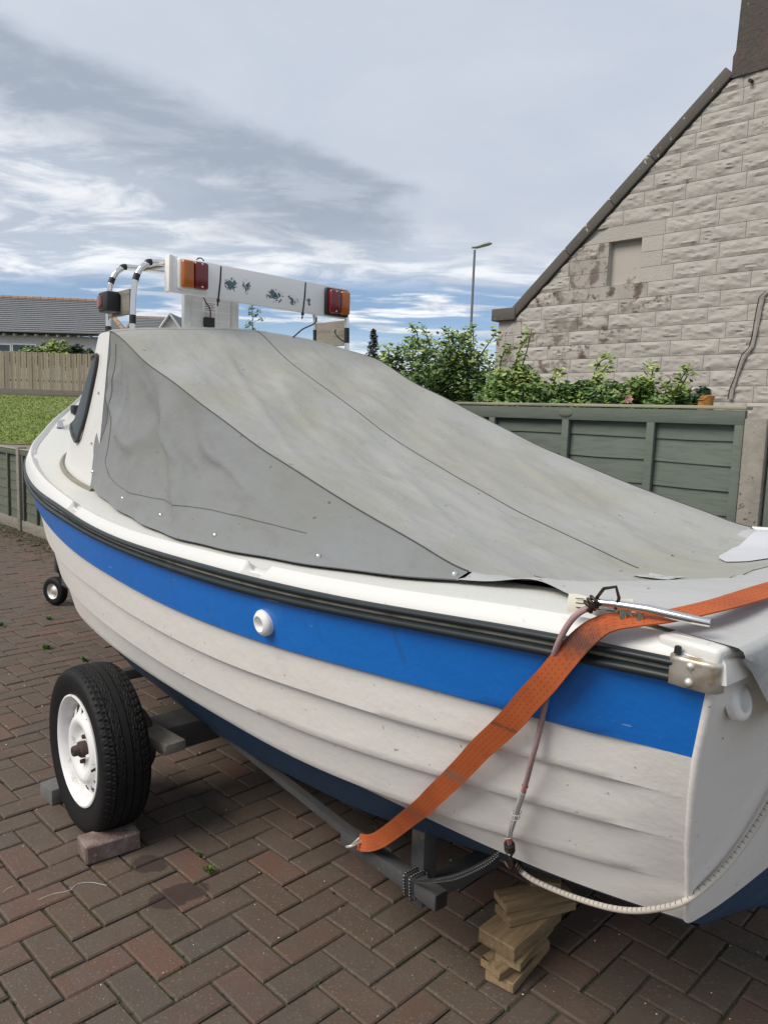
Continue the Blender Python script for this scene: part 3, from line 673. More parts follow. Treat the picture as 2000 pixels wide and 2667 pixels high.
# settlement crack and mortar repair
cp = [hs(*p) for p in [(1999, 758), (1984, 775), (1976, 805), (1968, 850), (1962, 880), (1955, 905), (1938, 925), (1925, 950), (1915, 985), (1905, 1015), (1898, 1040)]]
CRK = mat('crack_shadow', (.03, .026, .022), .95); FILL = mat('cement_repair', (.33, .30, .27), .95, layers=[(12, .45, .7, (.13, .12, .105), .7)], bump=[(40, .5, .006)])
def strip(name, off0, off1, out, m_):
    rows = []
    for i, (s, z) in enumerate(cp):
        wob = br.uniform(-.012, .012); rows.append([hl(s-off0+wob, z, out), hl((s-off0+s-off1)/2+wob, z, out+.01), hl(s-off1+wob, z, out)])
    part(name, G().grid(rows), m_, house, smooth=False)
strip('crack', -.007, .007, .058, CRK)
strip('mortar_repair', .008, .055, .052, FILL)
# old iron stub with rust run near the chimney
q = hs(1960, 212); g = G().tube([hl(q[0], q[1], .02), hl(q[0], q[1]-.01, .10)], .022, 8); part('iron_stub', g, MT['rust'], house)

# ------------------------------------------------------------------ street lamp
lp = at(1224, 900, 31.0); lt = at(1236.5, 650, 31.0)
lamp = thing('street_lamp', 'tall slim grey street lamp post beyond the rose bushes', 'street lamp', (lp[0], lp[1], terrain_h(*lp[:2])-.05))
b0 = np.array([0, 0, 0]); tp = np.array([(lt[0]-lp[0])*.55, 0, lt[2]-lamp.location.z])
part('pole', G().tube([b0, tp*.12, tp*.121, tp], [.085, .085, .055, .045], 12), MT['post_grey'], lamp)
g = G(); rows = []
for i, (x, wd, h0, h1) in enumerate([(-.12, .05, -.03, .06), (.1, .10, -.03, .12), (.35, .15, .04, .22), (.55, .13, .10, .25), (.66, .05, .15, .22)]):
    rows.append([(tp[0]+x, wd*math.cos(a), tp[2]+.08+(h0+h1)/2+(h1-h0)/2*math.sin(a)) for a in np.linspace(0, 2*math.pi, 10, endpoint=False)])
g.grid(rows, closed_u=True); g.f.append(tuple(range(10))[::-1]); g.f.append(tuple(range(40, 50)))
part('lamp_head', g, MT['lamp_head'], lamp)

# ------------------------------------------------------------------ slate-roofed bungalow, far left
def slate_rows(g, e0, e1, r0, r1, n_):
    """stepped courses from eave line e0-e1 up to ridge r0-r1"""
    e0, e1, r0, r1 = map(np.array, (e0, e1, r0, r1))
    for i in range(n_):
        t0, t1 = i/n_, (i+1)/n_
        a, b_ = lerp(e0, r0, t0), lerp(e1, r1, t0); c, d = lerp(e1, r1, t1+.015), lerp(e0, r0, t1+.015)
        up = np.array([0, -.05, .05]); dn = np.array([0, -.005, .012])
        g.add([a+up, b_+up, c+dn, d+dn, a, b_], [(0, 1, 2, 3), (4, 5, 1, 0)])
bung = thing('slate_bungalow', 'white bungalow with grey slate hipped roof and terracotta ridge, far left', 'house', (0, 0, 0))
E0, E1 = at(-400, 852, 44), at(262, 876, 44); R0, R1 = at(-400, 757, 47.6), at(264, 786, 47.6)
E1b = at(330, 872, 44.0); E2 = at(345, 872, 52)
g = G(); slate_rows(g, E0, E1b, R0, R1, 17)
g.add([E1b, E2, R1], [(0, 1, 2)])
B0, B1 = E0+np.array([0, 8, 0]), E2
g.add([B0, B1, R1, R0], [(0, 1, 2, 3)])
part('roof', g, MT['slate'], bung, smooth=False, fix=False)
def ridge_line(a, b_, n_, parent, r=.17):
    a, b_ = np.array(a), np.array(b_)
    for i in range(n_):
        p, q = lerp(a, b_, (i+.02)/n_), lerp(a, b_, (i+.98)/n_)
        part('ridge_tile', G().tube([p, q], [r*.95, r], 8), MT['ridge'], parent)
ridge_line(R0+np.array([0, 0, .02]), R1+np.array([0, 0, .02]), 34, bung, .15)
ridge_line(R1, E1b+np.array([0, 0, .06]), 9, bung, .14)
zb = 2.0
g = G(); fw = [E0+np.array([0, .45, -.12]), E1b+np.array([-.3, .45, -.12])]
for a, b_ in ((fw[0], fw[1]), (fw[1], E2+np.array([-.35, -.4, -.12])), (E2+np.array([-.35, -.4, -.12]), B0+np.array([0, -.4, -.12]))):
    g.add([a, b_, (b_[0], b_[1], zb), (a[0], a[1], zb)], [(0, 1, 2, 3)])
part('wall', g, MT['wall_white'], bung, smooth=False)
g = G().tube([E0+np.array([0, -.06, .0]), E1b+np.array([0, -.06, .0])], .07, 8); part('gutter', g, MT['black'], bung)
nb = 26
for i in range(nb):
    p = lerp(E0, E1b, (i+.5)/nb); part('rafter_end', G().box((p[0], p[1]+.2, p[2]-.14), (.10, .34, .12)), MT['wall_white'], bung, smooth=False)
for (u0, u1) in ((-8, 26), (34, 92)):
    a, b_ = at(u0, 897, 44.36), at(u1, 940, 44.36)
    wn = part('window', G().box(((a[0]+b_[0])/2, 44.40, (a[2]+b_[2])/2), (abs(b_[0]-a[0])+.16, .1, abs(a[2]-b_[2])+.16)), MT['white_plastic'], bung, smooth=False)
    part('pane', G().box(((a[0]+b_[0])/2, 44.335, (a[2]+b_[2])/2), (abs(b_[0]-a[0]), .02, abs(a[2]-b_[2]))), MT['pane'], wn, smooth=False)
# second bungalow behind the boat's roof frame
b2 = thing('slate_bungalow', 'slate roofed white house with small gable seen behind the roof frame of the boat', 'house', (0, 0, 0))
e0, e1, r0, r1 = at(326, 862, 58), at(634, 868, 58), at(350, 826, 62), at(596, 822, 62)
r1[2] = r0[2]; e1[2] = e0[2]; k0e, k1e = e0+np.array([0, 8, 0]), e1+np.array([0, 8, 0])
g = G(); slate_rows(g, e0, e1, r0, r1, 9); g.add([k0e, k1e, r1, r0], [(3, 2, 1, 0)]); g.add([e0, r0, k0e], [(0, 1, 2)]); g.add([e1, k1e, r1], [(0, 1, 2)])
part('roof', g, MT['slate'], b2, smooth=False, fix=False)
ridge_line(r0, r1, 14, b2, .14); ridge_line(r0, e0+np.array([0, 0, .05]), 8, b2, .12); ridge_line(r1, e1+np.array([0, 0, .05]), 8, b2, .12)
g = G(); cs = [e0+np.array([.3, .4, -.1]), e1+np.array([-.3, .4, -.1]), k1e+np.array([-.3, -.4, -.1]), k0e+np.array([.3, -.4, -.1])]
for a, b_ in zip(cs, cs[1:]+cs[:1]): g.add([a, b_, (b_[0], b_[1], 2.0), (a[0], a[1], 2.0)], [(0, 1, 2, 3)])
part('wall', g, MT['wall_white'], b2, smooth=False)
ap, ga, gb_ = at(444, 818, 57.2), at(414, 862, 57.2), at(476, 862, 57.2); gb_[2] = ga[2]
g = G().add([ga, gb_, ap], [(0, 1, 2)]); dn_ = np.array([0, 0, -2.6]); g.add([ga+dn_, gb_+dn_, gb_, ga], [(0, 1, 2, 3)]); bk = np.array([0, 1.2, 0]); g.add([ga, ga+dn_, ga+dn_+bk, ga+bk], [(0, 1, 2, 3)]); g.add([gb_, gb_+dn_, gb_+dn_+bk, gb_+bk], [(3, 2, 1, 0)])
part('gable', g, MT['wall_white'], b2, smooth=False, fix=False)
g = G(); up = np.array([0, -.15, .10]); bk = np.array([0, 4.4, .0])
for a, b_ in ((ga, ap), (ap, gb_)): g.add([a+up, b_+up, b_+up+bk, a+up+bk]+[q_-np.array([0, 0, .12]) for q_ in (a+up, b_+up, b_+up+bk, a+up+bk)], [(0, 1, 2, 3), (7, 6, 5, 4), (0, 4, 5, 1)])
part('gable_roof', g, MT['slate'], b2, smooth=False)
for a, b_ in ((ga, ap), (ap, gb_)): part('barge_board', G().tube([a+np.array([0, -.2, .02]), b_+np.array([0, -.2, .02])], .09, 6), MT['wall_white'], b2)

# ------------------------------------------------------------------ boarded fence across the lawn
bf = thing('boarded_fence', 'brown vertical board fence along the top of the lawn', 'fence', (0, 0, 0))
A0, A1 = at(-120, 908, 34), at(330, 926, 34)
fr = random.Random(4); nb = 62
zbot0, zbot1 = at(-120, 1010, 34)[2], at(330, 1022, 34)[2]
for i in range(nb):
    t_ = i/nb; x0 = lerp(A0[0], A1[0], t_); wd = (A1[0]-A0[0])/nb; zt = lerp(A0[2], A1[2], t_)+fr.gauss(0, .012); zb_ = lerp(zbot0, zbot1, t_)+.02
    part('board', G().box((x0+wd/2, 34-(.018 if i % 2 else 0), (zt+zb_)/2), (wd*(.90 if i % 2 else .98)-.012, .018, zt-zb_)), MT['fence_brown'], bf, smooth=False)
for hz in (.25, .75):
    part('rail', G().box(((A0[0]+A1[0])/2, 34.05, lerp((zbot0+zbot1)/2, (A0[2]+A1[2])/2, hz)), (A1[0]-A0[0], .05, .09)), MT['fence_brown'], bf, smooth=False)
part('gravel_board', G().box(((A0[0]+A1[0])/2, 33.97, (zbot0+zbot1)/2-.07), (A1[0]-A0[0], .06, .2)), MT['wood_grey'], bf, smooth=False)

# ------------------------------------------------------------------ plants
def leaf_cloud(g, c, r, n_, size, rr, flat=.6, shell=.35):
    for _ in range(n_):
        while True:
            p = np.array([rr.uniform(-1, 1) for _ in range(3)]); d = np.linalg.norm(p)
            if shell < d < 1: break
        q = c+p*np.array(r); s = size*rr.uniform(.6, 1.3)
        ax = Vector((rr.gauss(0, 1), rr.gauss(0, 1), rr.gauss(0, .5))).normalized(); up = Vector((rr.gauss(0, .5), rr.gauss(0, .5)-.25, 1)).normalized()
        sd_ = ax.cross(up); sd_.normalize(); ax = up.cross(sd_)
        a = np.array(ax)*s; b_ = np.array(sd_)*s*.52; u_ = np.array(up)*s*.14
        g.add([q-a, q-a*.25+b_-u_, q+a*.45+b_*.75-u_, q+a, q+a*.45-b_*.75-u_, q-a*.25-b_-u_, q+u_*.2], [(0, 1, 6), (1, 2, 6), (2, 3, 6), (3, 4, 6), (4, 5, 6), (5, 0, 6)])
def bush(name, label, cat, pts, d, seed, lm='leaf', ym='leaf_young', size=.024, dens=1.0, canes=6, group=None):
    """pts: (px, py top) outline; base hidden behind the fence"""
    rr = random.Random(seed); base = at(pts[len(pts)//2][0], 1060, d); root = thing(name, label, cat, (base[0], base[1], -.02), 0, group)
    O_ = np.array(root.location); g = G(); gy = G(); st = G()
    for (px, py, rad_) in pts:
        top = at(px, py, d+rr.uniform(-.15, .25))-O_
        z = top[2]-rad_*.8; k_ = 0
        while z > .9 and k_ < 9:
            rx = rad_*(1+.25*k_)
            cx = np.array([top[0]+rr.gauss(0, .05), top[1]+rr.gauss(0, .10), z])
            leaf_cloud(g, cx, (rx, rx*1.1, rad_*.95), int(280*dens*(1+.35*k_)), size, rr)
            z -= rad_*1.25; k_ += 1
        leaf_cloud(gy, np.array([top[0], top[1]-.05, top[2]-rad_*.5]), (rad_*.95, rad_*.9, rad_*.75), int(60*dens), size*.95, rr)
        st.tube([np.array([top[0]*.7, top[1]*.7, .0]), np.array([top[0]*.9, top[1], top[2]*.6]), np.array([top[0], top[1], top[2]-rad_*.3])], [.012, .008, .004], 6)
    part('foliage', g, MT[lm], root, smooth=False, fix=False); part('young_foliage', gy, MT[ym], root, smooth=False, fix=False)
    return root, O_, st, rr
def cane(st, gy, O_, p, d, rr, n_=7, size=.026, amt=5):
    """arching cane along pixel path with sparse leaves"""
    pts = [at(u, v, d)-O_ for u, v in p]; cv = catmull(pts, 6); st.tube(cv, [lerp(.007, .0025, i/len(cv)) for i in range(len(cv))], 5)
    for i in range(2, len(cv), 2):
        leaf_cloud(gy, cv[i]+np.array([rr.gauss(0, .015), rr.gauss(0, .02), rr.gauss(0, .015)]), (.05, .05, .045), amt, size, rr, shell=.0)
root, O_, st, rr = bush('rose_bush', 'tall leafy rose bush behind the fence, left of the gable corner', 'bush', [(985, 935, .10), (1030, 915, .13), (1075, 880, .15), (1110, 885, .17), (1150, 900, .18), (1180, 868, .14), (1215, 900, .15), (1250, 925, .16), (1190, 940, .2), (1090, 950, .2), (1285, 960, .14)], 6.4, 31, group='rose bushes behind the fence')
gy = G()
for p in ([(1090, 900), (1085, 865), (1072, 846)], [(1120, 900), (1110, 870), (1098, 852)], [(1235, 950), (1233, 890), (1231, 845)], [(1240, 940), (1275, 890), (1295, 862)], [(1170, 890), (1165, 865), (1150, 855)], [(1010, 940), (1012, 915), (1003, 898)], [(1200, 900), (1210, 872), (1222, 862)]):
    cane(st, gy, O_, p, 6.3, rr)
part('cane_foliage', gy, MT['leaf_young'], root, smooth=False, fix=False); part('cane', st, MT['stem'], root)
root, O_, st, rr = bush('rose_bush', 'spreading rose bush in front of the gable wall below the kneeler stone', 'bush', [(1310, 965, .11), (1345, 950, .12), (1375, 975, .12), (1415, 1000, .10), (1455, 1000, .10), (1340, 985, .15), (1300, 1020, .12), (1380, 1030, .10), (1430, 1035, .09), (1480, 1035, .08)], 6.0, 32, group='rose bushes behind the fence')
gy = G()
for p in ([(1350, 980), (1370, 920), (1385, 855)], [(1340, 960), (1352, 915), (1372, 880)], [(1300, 960), (1310, 920), (1330, 900)]): cane(st, gy, O_, p, 5.9, rr)
part('cane_foliage', gy, MT['leaf_young'], root, smooth=False, fix=False); part('cane', st, MT['stem'], root)
root, O_, st, rr = bush('rose_bush', 'low rose bush with one pink flower against the gable wall', 'bush', [(1490, 1000, .09), (1530, 995, .10), (1575, 990, .11), (1620, 995, .10), (1665, 985, .10), (1700, 985, .10), (1735, 1000, .08), (1775, 1010, .07), (1600, 1010, .12), (1500, 1035, .08), (1560, 1035, .08), (1680, 1030, .09), (1740, 1035, .08)], 5.6, 33, group='rose bushes behind the fence')
gy = G()
for p in ([(1540, 1000), (1560, 945), (1590, 930)], [(1550, 990), (1575, 960), (1590, 940)], [(1690, 1000), (1700, 965), (1695, 950)], [(1760, 1020), (1775, 985), (1790, 960)], [(1770, 1010), (1790, 975), (1780, 955)], [(1440, 1000), (1450, 975), (1462, 965)]): cane(st, gy, O_, p, 5.5, rr)
part('cane_foliage', gy, MT['leaf_young'], root, smooth=False, fix=False); part('cane', st, MT['stem'], root)
fl = at(1636, 1039, 5.35)-O_; g = G()
for i in range(7):
    a = i*6.283/7; c = fl+.017*np.array([math.cos(a), -.2, math.sin(a)]); t1 = np.array([math.cos(a), 0, math.sin(a)])*.015; t2 = np.array([-math.sin(a), 0, math.cos(a)])*.014
    g.add([c-t1, c+t2*.9-np.array([0, .006, 0]), c+t1-np.array([0, .012, 0]), c-t2*.9-np.array([0, .006, 0])], [(0, 1, 2, 3)])
part('flower', g, MT['pink'], root, smooth=False, fix=False)
root, O_, st, rr = bush('dark_shrub', 'small dark shrub beside the orange clay pot at the fence top', 'bush', [(1790, 1035, .06), (1830, 1025, .06), (1815, 1010, .05)], 6.2, 34, 'leaf_dark', 'leaf_dark', dens=.5)
part('stem', st, MT['stem'], root)
# orange clay pot fragment
pp = at(1838, 1044, 5.4); g = G()
prof = [(.05, -.25), (.055, -.1), (.05, .0), (.058, .035), (.05, .04), (.044, .0), (.046, -.2)]
g.lathe(prof, 14); 
g.v = [(x, y, z-(.03 if x < -.015 and z > 0 else 0)) for x, y, z in g.v]
thing('clay_pot', 'weathered orange clay pot rim poking above the fence top', 'pot', pp, 0, None, g.me('clay_pot', MT['orange_pot']))
# hedge and shrubs by the bungalow
def far_bush(label, px0, px1, py, d, seed, lm, hgt, n_=900, size=.11):
    rr = random.Random(seed); a, b_ = at(px0, py, d), at(px1, py, d); base = np.array([(a[0]+b_[0])/2, d, terrain_h(a[0], d)]); root = thing('shrub', label, 'bush', base, 0, 'shrubs in front of the bungalow')
    g = G(); hw = (b_[0]-a[0])/2; top = a[2]-base[2]
    for i in range(5):
        x = lerp(-hw*.75, hw*.75, i/4)+rr.gauss(0, .1); leaf_cloud(g, np.array([x, 0, top-hgt/2-abs(x)/hw*.2+rr.gauss(0, .08)]), (hw*.4, .5, hgt*.62), n_//5, size, rr, shell=.2)
    part('foliage', g, MT[lm], root, smooth=False, fix=False); part('stem', G().tube([(0, 0, 0), (0, 0, top*.8)], .05, 6), MT['bark'], root)
far_bush('rounded pale green shrub left of the taller bush by the bungalow', 52, 118, 902, 37, 41, 'leaf', .7)
far_bush('tall green bush in front of the bungalow wall', 105, 182, 884, 37, 42, 'leaf_young', 1.1)
far_bush('dark reddish shrub at the right end of the bungalow wall', 175, 232, 898, 37, 43, 'leaf_dark', .8)
far_bush('pink flowered border at the left end of the bungalow wall', -20, 40, 910, 36, 44, 'pink', .12, 60, .05)
# far conifer
rr = random.Random(50); c0 = at(971, 930, 55); top = at(977, 854, 55)
con = thing('conifer_tree', 'small dark conifer on the horizon behind the starboard roof rails', 'tree', (c0[0], c0[1], 2.2))
ht = top[2]-2.2; g = G()
for i in range(26):
    t_ = i/25; z = lerp(ht*.18, ht*.97, t_); R_ = lerp(1.75, .15, t_**.75)
    for k_ in range(9):
        a = rr.random()*6.28; L = R_*rr.uniform(.55, 1.1); q = np.array([math.cos(a)*L, math.sin(a)*L, z-.12*L+rr.gauss(0, .04)])
        leaf_cloud(g, q*np.array([.65, .65, 1]), (.34*L+.05, .34*L+.05, .12), 7, .11, rr, shell=0)
part('crown', g, MT['needle'], con, smooth=False, fix=False); part('trunk', G().tube([(0, 0, 0), (0, 0, ht*.97)], [.12, .02], 8), MT['bark'], con)
# sapling behind the roof frame
sb = at(658, 858, 40); tp_ = at(655, 790, 40); sap = thing('sapling', 'slender young tree with sparse leaves behind the upright panel', 'tree', (sb[0], sb[1], 2.0))
g = G(); st = G(); hh = tp_[2]-2.0; st.tube([(0, 0, 0), (.03, 0, hh*.6), (-.05, 0, hh)], [.05, .03, .012], 6)
for i in range(16):
    z = lerp(hh*.55, hh*.97, i/15); a = rr.random()*6.28; L = rr.uniform(.25, .95)*(1.2-z/hh*.6); e = np.array([math.cos(a)*L+(.25 if i < 6 else 0), math.sin(a)*L*.6, z+.2*L])
    st.tube([(0, 0, z-.1), tuple(e)], [.012, .005], 5); leaf_cloud(g, e, (.17, .17, .13), 12, .075, rr, shell=0); leaf_cloud(g, e*np.array([.6, .6, 1]), (.14, .14, .1), 7, .07, rr, shell=0)
part('crown', g, MT['leaf'], sap, smooth=False, fix=False); part('trunk', st, MT['bark'], sap)
# ------------------------------------------------------------------ boat
HB = rad(-41.0); BD = np.array([math.sin(HB), math.cos(HB), 0]); BN = np.array([-math.cos(HB), math.sin(HB), 0])
BO = np.array([-.29812, 3.29013, 0]); BROT = math.atan2(BD[1], BD[0])
def bthing(name, label, cat, data=None, group=None): return thing(name, label, cat, BO, BROT, group, data)
#HULL-BEGIN  hull lines in boat coordinates: u forward from the axle, w to port, z up
_B = cspline([-2.25, -1.5, -.6, 0, .6, 1.0, 1.4, 1.8, 2.2, 2.55, 2.8], [.86, .92, .962, .96, .915, .855, .765, .635, .46, .245, .0])
def wk(c, ue, tr, add=0.0):
    def f(u):
        up = u*2.8/ue if u > 0 else u
        cc = c+(tr-c)*min(max(-u/2.2, 0), 1)**1.5 if u < 0 else c
        return cc*_B(max(min(up, 2.8), -2.25))+add*(1 if up < 2.7 else max(0, (2.8-up)/.1))
    return f
zA = cspline([-2.25, -1.9, -1.5, -1.1, -.7, -.3, .1, .4, .7, 1.0, 1.3, 1.65, 2.03, 2.33, 2.55, 2.7, 2.8], [1.240, 1.224, 1.193, 1.172, 1.161, 1.156, 1.172, 1.196, 1.219, 1.247, 1.277, 1.315, 1.356, 1.41, 1.485, 1.56, 1.63])
zD = cspline([-2.25, -1.88, -1.46, -1.1, -.74, -.34, .04, .3, .55, .83, 1.07, 1.5, 2.0, 2.4, 2.65, 2.8], [1.178, 1.154, 1.121, 1.097, 1.087, 1.088, 1.097, 1.107, 1.115, 1.130, 1.146, 1.185, 1.245, 1.325, 1.42, 1.50])
zE = cspline([-2.25, -1.87, -1.43, -1.16, -.82, -.44, -.1, .25, .64, .91, 1.16, 1.6, 2.0, 2.4, 2.72], [1.048, 1.02, .989, .97, .956, .956, .968, .982, 1.009, 1.030, 1.048, 1.085, 1.13, 1.20, 1.28])
zF = cspline([-2.2, -1.85, -1.51, -1.18, -.82, -.53, -.17, .2, .6, .83, 1.08, 1.5, 2.0, 2.4, 2.62], [.958, .922, .886, .860, .838, .834, .841, .854, .864, .872, .882, .905, .95, 1.02, 1.07])
zG = cspline([-2.15, -1.76, -1.41, -1.1, -.72, -.42, -.12, .33, .69, 1.04, 1.5, 2.0, 2.3, 2.5], [.85, .792, .745, .713, .694, .687, .690, .697, .70, .705, .72, .765, .81, .85])
zH = cspline([-2.1, -1.77, -1.48, -1.26, -1.0, -.6, 0, .6, 1.2, 1.8, 2.38], [.727, .667, .622, .596, .575, .568, .565, .552, .53, .545, .62])
zI = cspline([-2.07, -1.8, -1.46, -1.17, -.89, -.5, -.16, .06, .4, .66, 1.1, 1.6, 2.0, 2.3], [.613, .575, .555, .545, .532, .529, .527, .525, .520, .506, .485, .475, .50, .555])
zJ = cspline([-2.05, -1.55, -1.26, -1.06, -.79, -.45, .13, .41, .69, 1.1, 1.6, 2.0], [.570, .484, .431, .398, .371, .35, .35, .346, .33, .32, .345, .42])
zK = cspline([-2.02, -1.5, -.8, 0, 1.0, 1.5, 1.8, 2.0], [.385, .33, .285, .265, .275, .32, .38, .45])
# name, w(u), z(u), stem end
LN = {'D': (wk(1.0, 2.8, 1.0), zD, 2.78), 'E': (wk(.975, 2.72, .95), zE, 2.70), 'F': (wk(.93, 2.64, .90), zF, 2.62), 'G': (wk(.87, 2.52, .83), zG, 2.5),
      'H': (wk(.80, 2.4, .74), zH, 2.38), 'I': (wk(.74, 2.32, .66), zI, 2.30), 'J': (wk(.6, 2.05, .60), zJ, 2.0), 'K': (lambda u: .012, zK, 1.98)}
def utr(z): return -2.05-.24*(z-.6)
def lpt(k, t):
    wf, zf, ue = LN[k]; u0 = -2.05
    for _ in range(6): u0 = utr(zf(u0))
    u = u0+(ue-u0)*t
    return np.array([u, wf(u), zf(u)])
NS = 110
TS = [((i/NS)) for i in range(NS+1)]
TS = [t*1.0 for t in TS]
def strake_rows(k0_, k1_, step_top, step_bot, bulge=.006, nr=7):
    rows = []
    for t in TS:
        a, b = lpt(k0_, t), lpt(k1_, t); fade = ss(t, .012, .04)*(1-ss(t, .93, 1.0))
        r = []
        if step_top: r.append(a-np.array([0, step_top*fade+.001, -.006]))
        for i in range(nr+1):
            q = i/nr; p = lerp(a, b, q)
            off = bulge*math.sin(math.pi*q)*(1-ss(t, .9, 1.0))
            if step_top: off -= step_top*fade*(1-q)
            r.append(p+np.array([0, off, 0]))
        if step_bot: r.append(b-np.array([0, .004, .004*fade])); r.append(b-np.array([0, step_bot*fade+.001, -.001]))
        rows.append(r)
    return rows
#HULL-END
def both(rows): return rows, [[np.array([p[0], -p[1], p[2]]) for p in r] for r in rows]

boat = bthing('motor_boat', 'white clinker boat with broad blue stripe, navy bottom and small cabin, on trailer', 'boat')
for k0_, k1_, st0, st1, nm, mm in (('D', 'E', 0, .014, 'blue_stripe', 'blue'), ('E', 'F', .012, .020, 'strake', 'white_hull'), ('F', 'G', .018, .020, 'strake', 'white_hull'), ('G', 'H', .018, .016, 'strake', 'white_hull'), ('H', 'I', .014, 0, 'strake', 'white_hull'), ('I', 'J', 0, 0, 'bottom_planking', 'navy'), ('J', 'K', 0, 0, 'bottom_planking', 'navy')):
    for rows in both(strake_rows(k0_, k1_, st0, st1, .004 if k0_ in 'IJ' else .0004)):
        part(nm, G().grid(rows), MT[mm], boat, True, 28)
# inner return at stem and keel
part('keel', G().tube([(u, 0, zK(u)-.01) for u in np.linspace(-2.0, 1.98, 40)]+[(lpt(k_, 1.0)[0]+.01, 0, lpt(k_, 1.0)[2]) for k_ in 'JIHGFED'], .022, 10), MT['navy'], boat)
# transom
def tr_half(zq):
    ks = [lpt(k_, 0.0) for k_ in 'DEFGHIJK']; zs = [p[2] for p in ks][::-1]; ws = [p[1] for p in ks][::-1]
    return float(np.interp(zq, zs, ws))
ztop = lpt('D', 0)[2]+.05; zbot = lpt('K', 0)[2]; zwl = .597
def transom(z0, z1, n_, m_, nm):
    rows = []
    for i in range(n_+1):
        z = lerp(z0, z1, i/n_); hw = tr_half(z); r = []
        for j in range(25):
            q = -1+2*j/24; u = utr(z)-.012*(1-abs(q)**6)
            r.append((u, q*hw, z))
        rows.append(r)
    part(nm, G().grid(rows), m_, boat, True, 30)
transom(zwl, ztop, 14, MT['white_hull'], 'transom'); transom(zbot, zwl, 6, MT['navy'], 'transom_bottom')
# gunwale lip with drainage gaps
NOT = [(-1.058, .036), (.215, .042), (1.47, .05)]
def notch(u): return max([1-ss(abs(u-c), hw, hw+.018) for c, hw in NOT]+[0])
us = sorted(set([round(x, 4) for x in np.linspace(-2.19, 2.79, 200)]+[round(c+d, 4) for c, hw in NOT for d in np.linspace(-hw-.04, hw+.04, 22)]))
def lip_rows(sg):
    rows = []
    for u in us:
        b = _B(u); z = zA(u); n_ = notch(u); e_ = 1-ss(u, 2.7, 2.8)
        zc = z-.026-.03*ss(u, .2, 1.2)
        zz = z-.022*n_-.008*(1-ss(u, -2.2, -2.12))
        pr_f = [(b+.012, zc-.010), (b+.010, zc+.003), (b-.002, lerp(zc, zz, .6)), (b-.010, zz-.004), (b-.016, zz), (b-.021, zz-.0015), (b-.028, zz-.010), (b-.040, z-.0165-.008*n_)]
        rows.append([np.array([u, sg*max(w_, .001), q]) for w_, q in pr_f])
    return rows
for sg in (1, -1):
    g = G().grid(lip_rows(sg)); g.f.append(tuple(range(8))); part('gunwale', g, MT['white_gel'], boat, True, 50)
# rubbing strake: two black strips over a pale channel
def rail_strip(f0, hgt, out, m_, nm, u0=-2.135, u1=2.78):
    for sg in (1, -1):
        rows = []
        for u in np.linspace(u0, u1, 170):
            b = _B(u); zt, zb_ = f0(u); h = zt-zb_; r = []
            for i in range(9):
                a = math.pi*i/8; r.append(np.array([u, sg*max(b-.004+(.004+out)*math.sin(a)**.6, .002), zt-h*(1-math.cos(a))/2]))
            rows.append(r)
        part(nm, G().grid(rows), m_, boat, True, 60)
def zCt(u): return zA(u)-.028-.030*ss(u, .2, 1.2)
rail_strip(lambda u: (zCt(u), lerp(zCt(u), zD(u), .43)), .02, .022, MT['rubber'], 'rubbing_strip')
rail_strip(lambda u: (lerp(zCt(u), zD(u), .43)+.002, lerp(zCt(u), zD(u), .60)-.002), .01, .010, MT['gap'], 'rail_channel')
rail_strip(lambda u: (lerp(zCt(u), zD(u), .60), zD(u)-.004), .02, .020, MT['rubber'], 'rubbing_strip')
# decks
def deck_z(u, w_): b = max(_B(u), .05); return zA(u)-.014+.012*(1-min(1, (abs(w_)/b))**2)
def w_in(u): return .66
rows_p = []; 
for sg in (1, -1):
    rows = []
    for u in np.linspace(-2.19, .56, 60):
        b = _B(u)-.03; r = [np.array([u, sg*(b+.012), zA(u)-.034])]+[np.array([u, sg*lerp(b, .64, i/6), deck_z(u, lerp(b, .64, i/6))-(.008 if i == 0 else 0)]) for i in range(7)]; r.append(np.array([max(u, -2.03), sg*.63, deck_z(u, .64)-.03])); r.append(np.array([max(u, -2.0), sg*.62, .75])); rows.append(r)
    part('side_deck', G().grid(rows), MT['deck'], boat, True, 35)
rows = []
for u in list(np.linspace(.56, 2.6, 50))+[2.68, 2.74, 2.78]:
    b = max(_B(u)-.03, .004); rows.append([np.array([u, b*q, deck_z(u, b*q)-(.008 if abs(q) > .99 else 0)]) for q in np.linspace(1, -1, 17)])
part('foredeck', G().grid(rows), MT['deck'], boat, True, 35)
part('stern_deck', G().grid([[np.array([u, q, 1.20+.012*(1-(q/.65)**2)]) for q in np.linspace(-.65, .65, 9)] for u in (-2.19, -2.1, -2.0, -1.96)]), MT['deck'], boat)
part('cockpit_floor', G().add([(-2.0, -.62, .76), (.56, -.62, .76), (.56, .62, .76), (-2.0, .62, .76)], [(0, 1, 2, 3)]), MT['wood_grey'], boat)
# stern corner cap of the gunwale (white moulded corner) and end of the transom rim
for sg in (1, -1):
    rows = []
    for y_ in np.linspace(.868, .0, 16):
        zz = 1.235-.010*ss(.87-y_, 0, .2)
        uo = -2.192
        rows.append([np.array([uo+.075, sg*y_, zz-.012]), np.array([uo+.02, sg*y_, zz]), np.array([uo+.004, sg*y_, zz-.006]), np.array([uo-.012, sg*y_, zz-.022]), np.array([uo-.016, sg*y_, 1.182]), np.array([uo+.012, sg*y_, 1.175])])
    g = G().grid(rows); g.f.append(tuple(range(6)))
    part('transom_rim', g, MT['white_gel'], boat, True, 40)
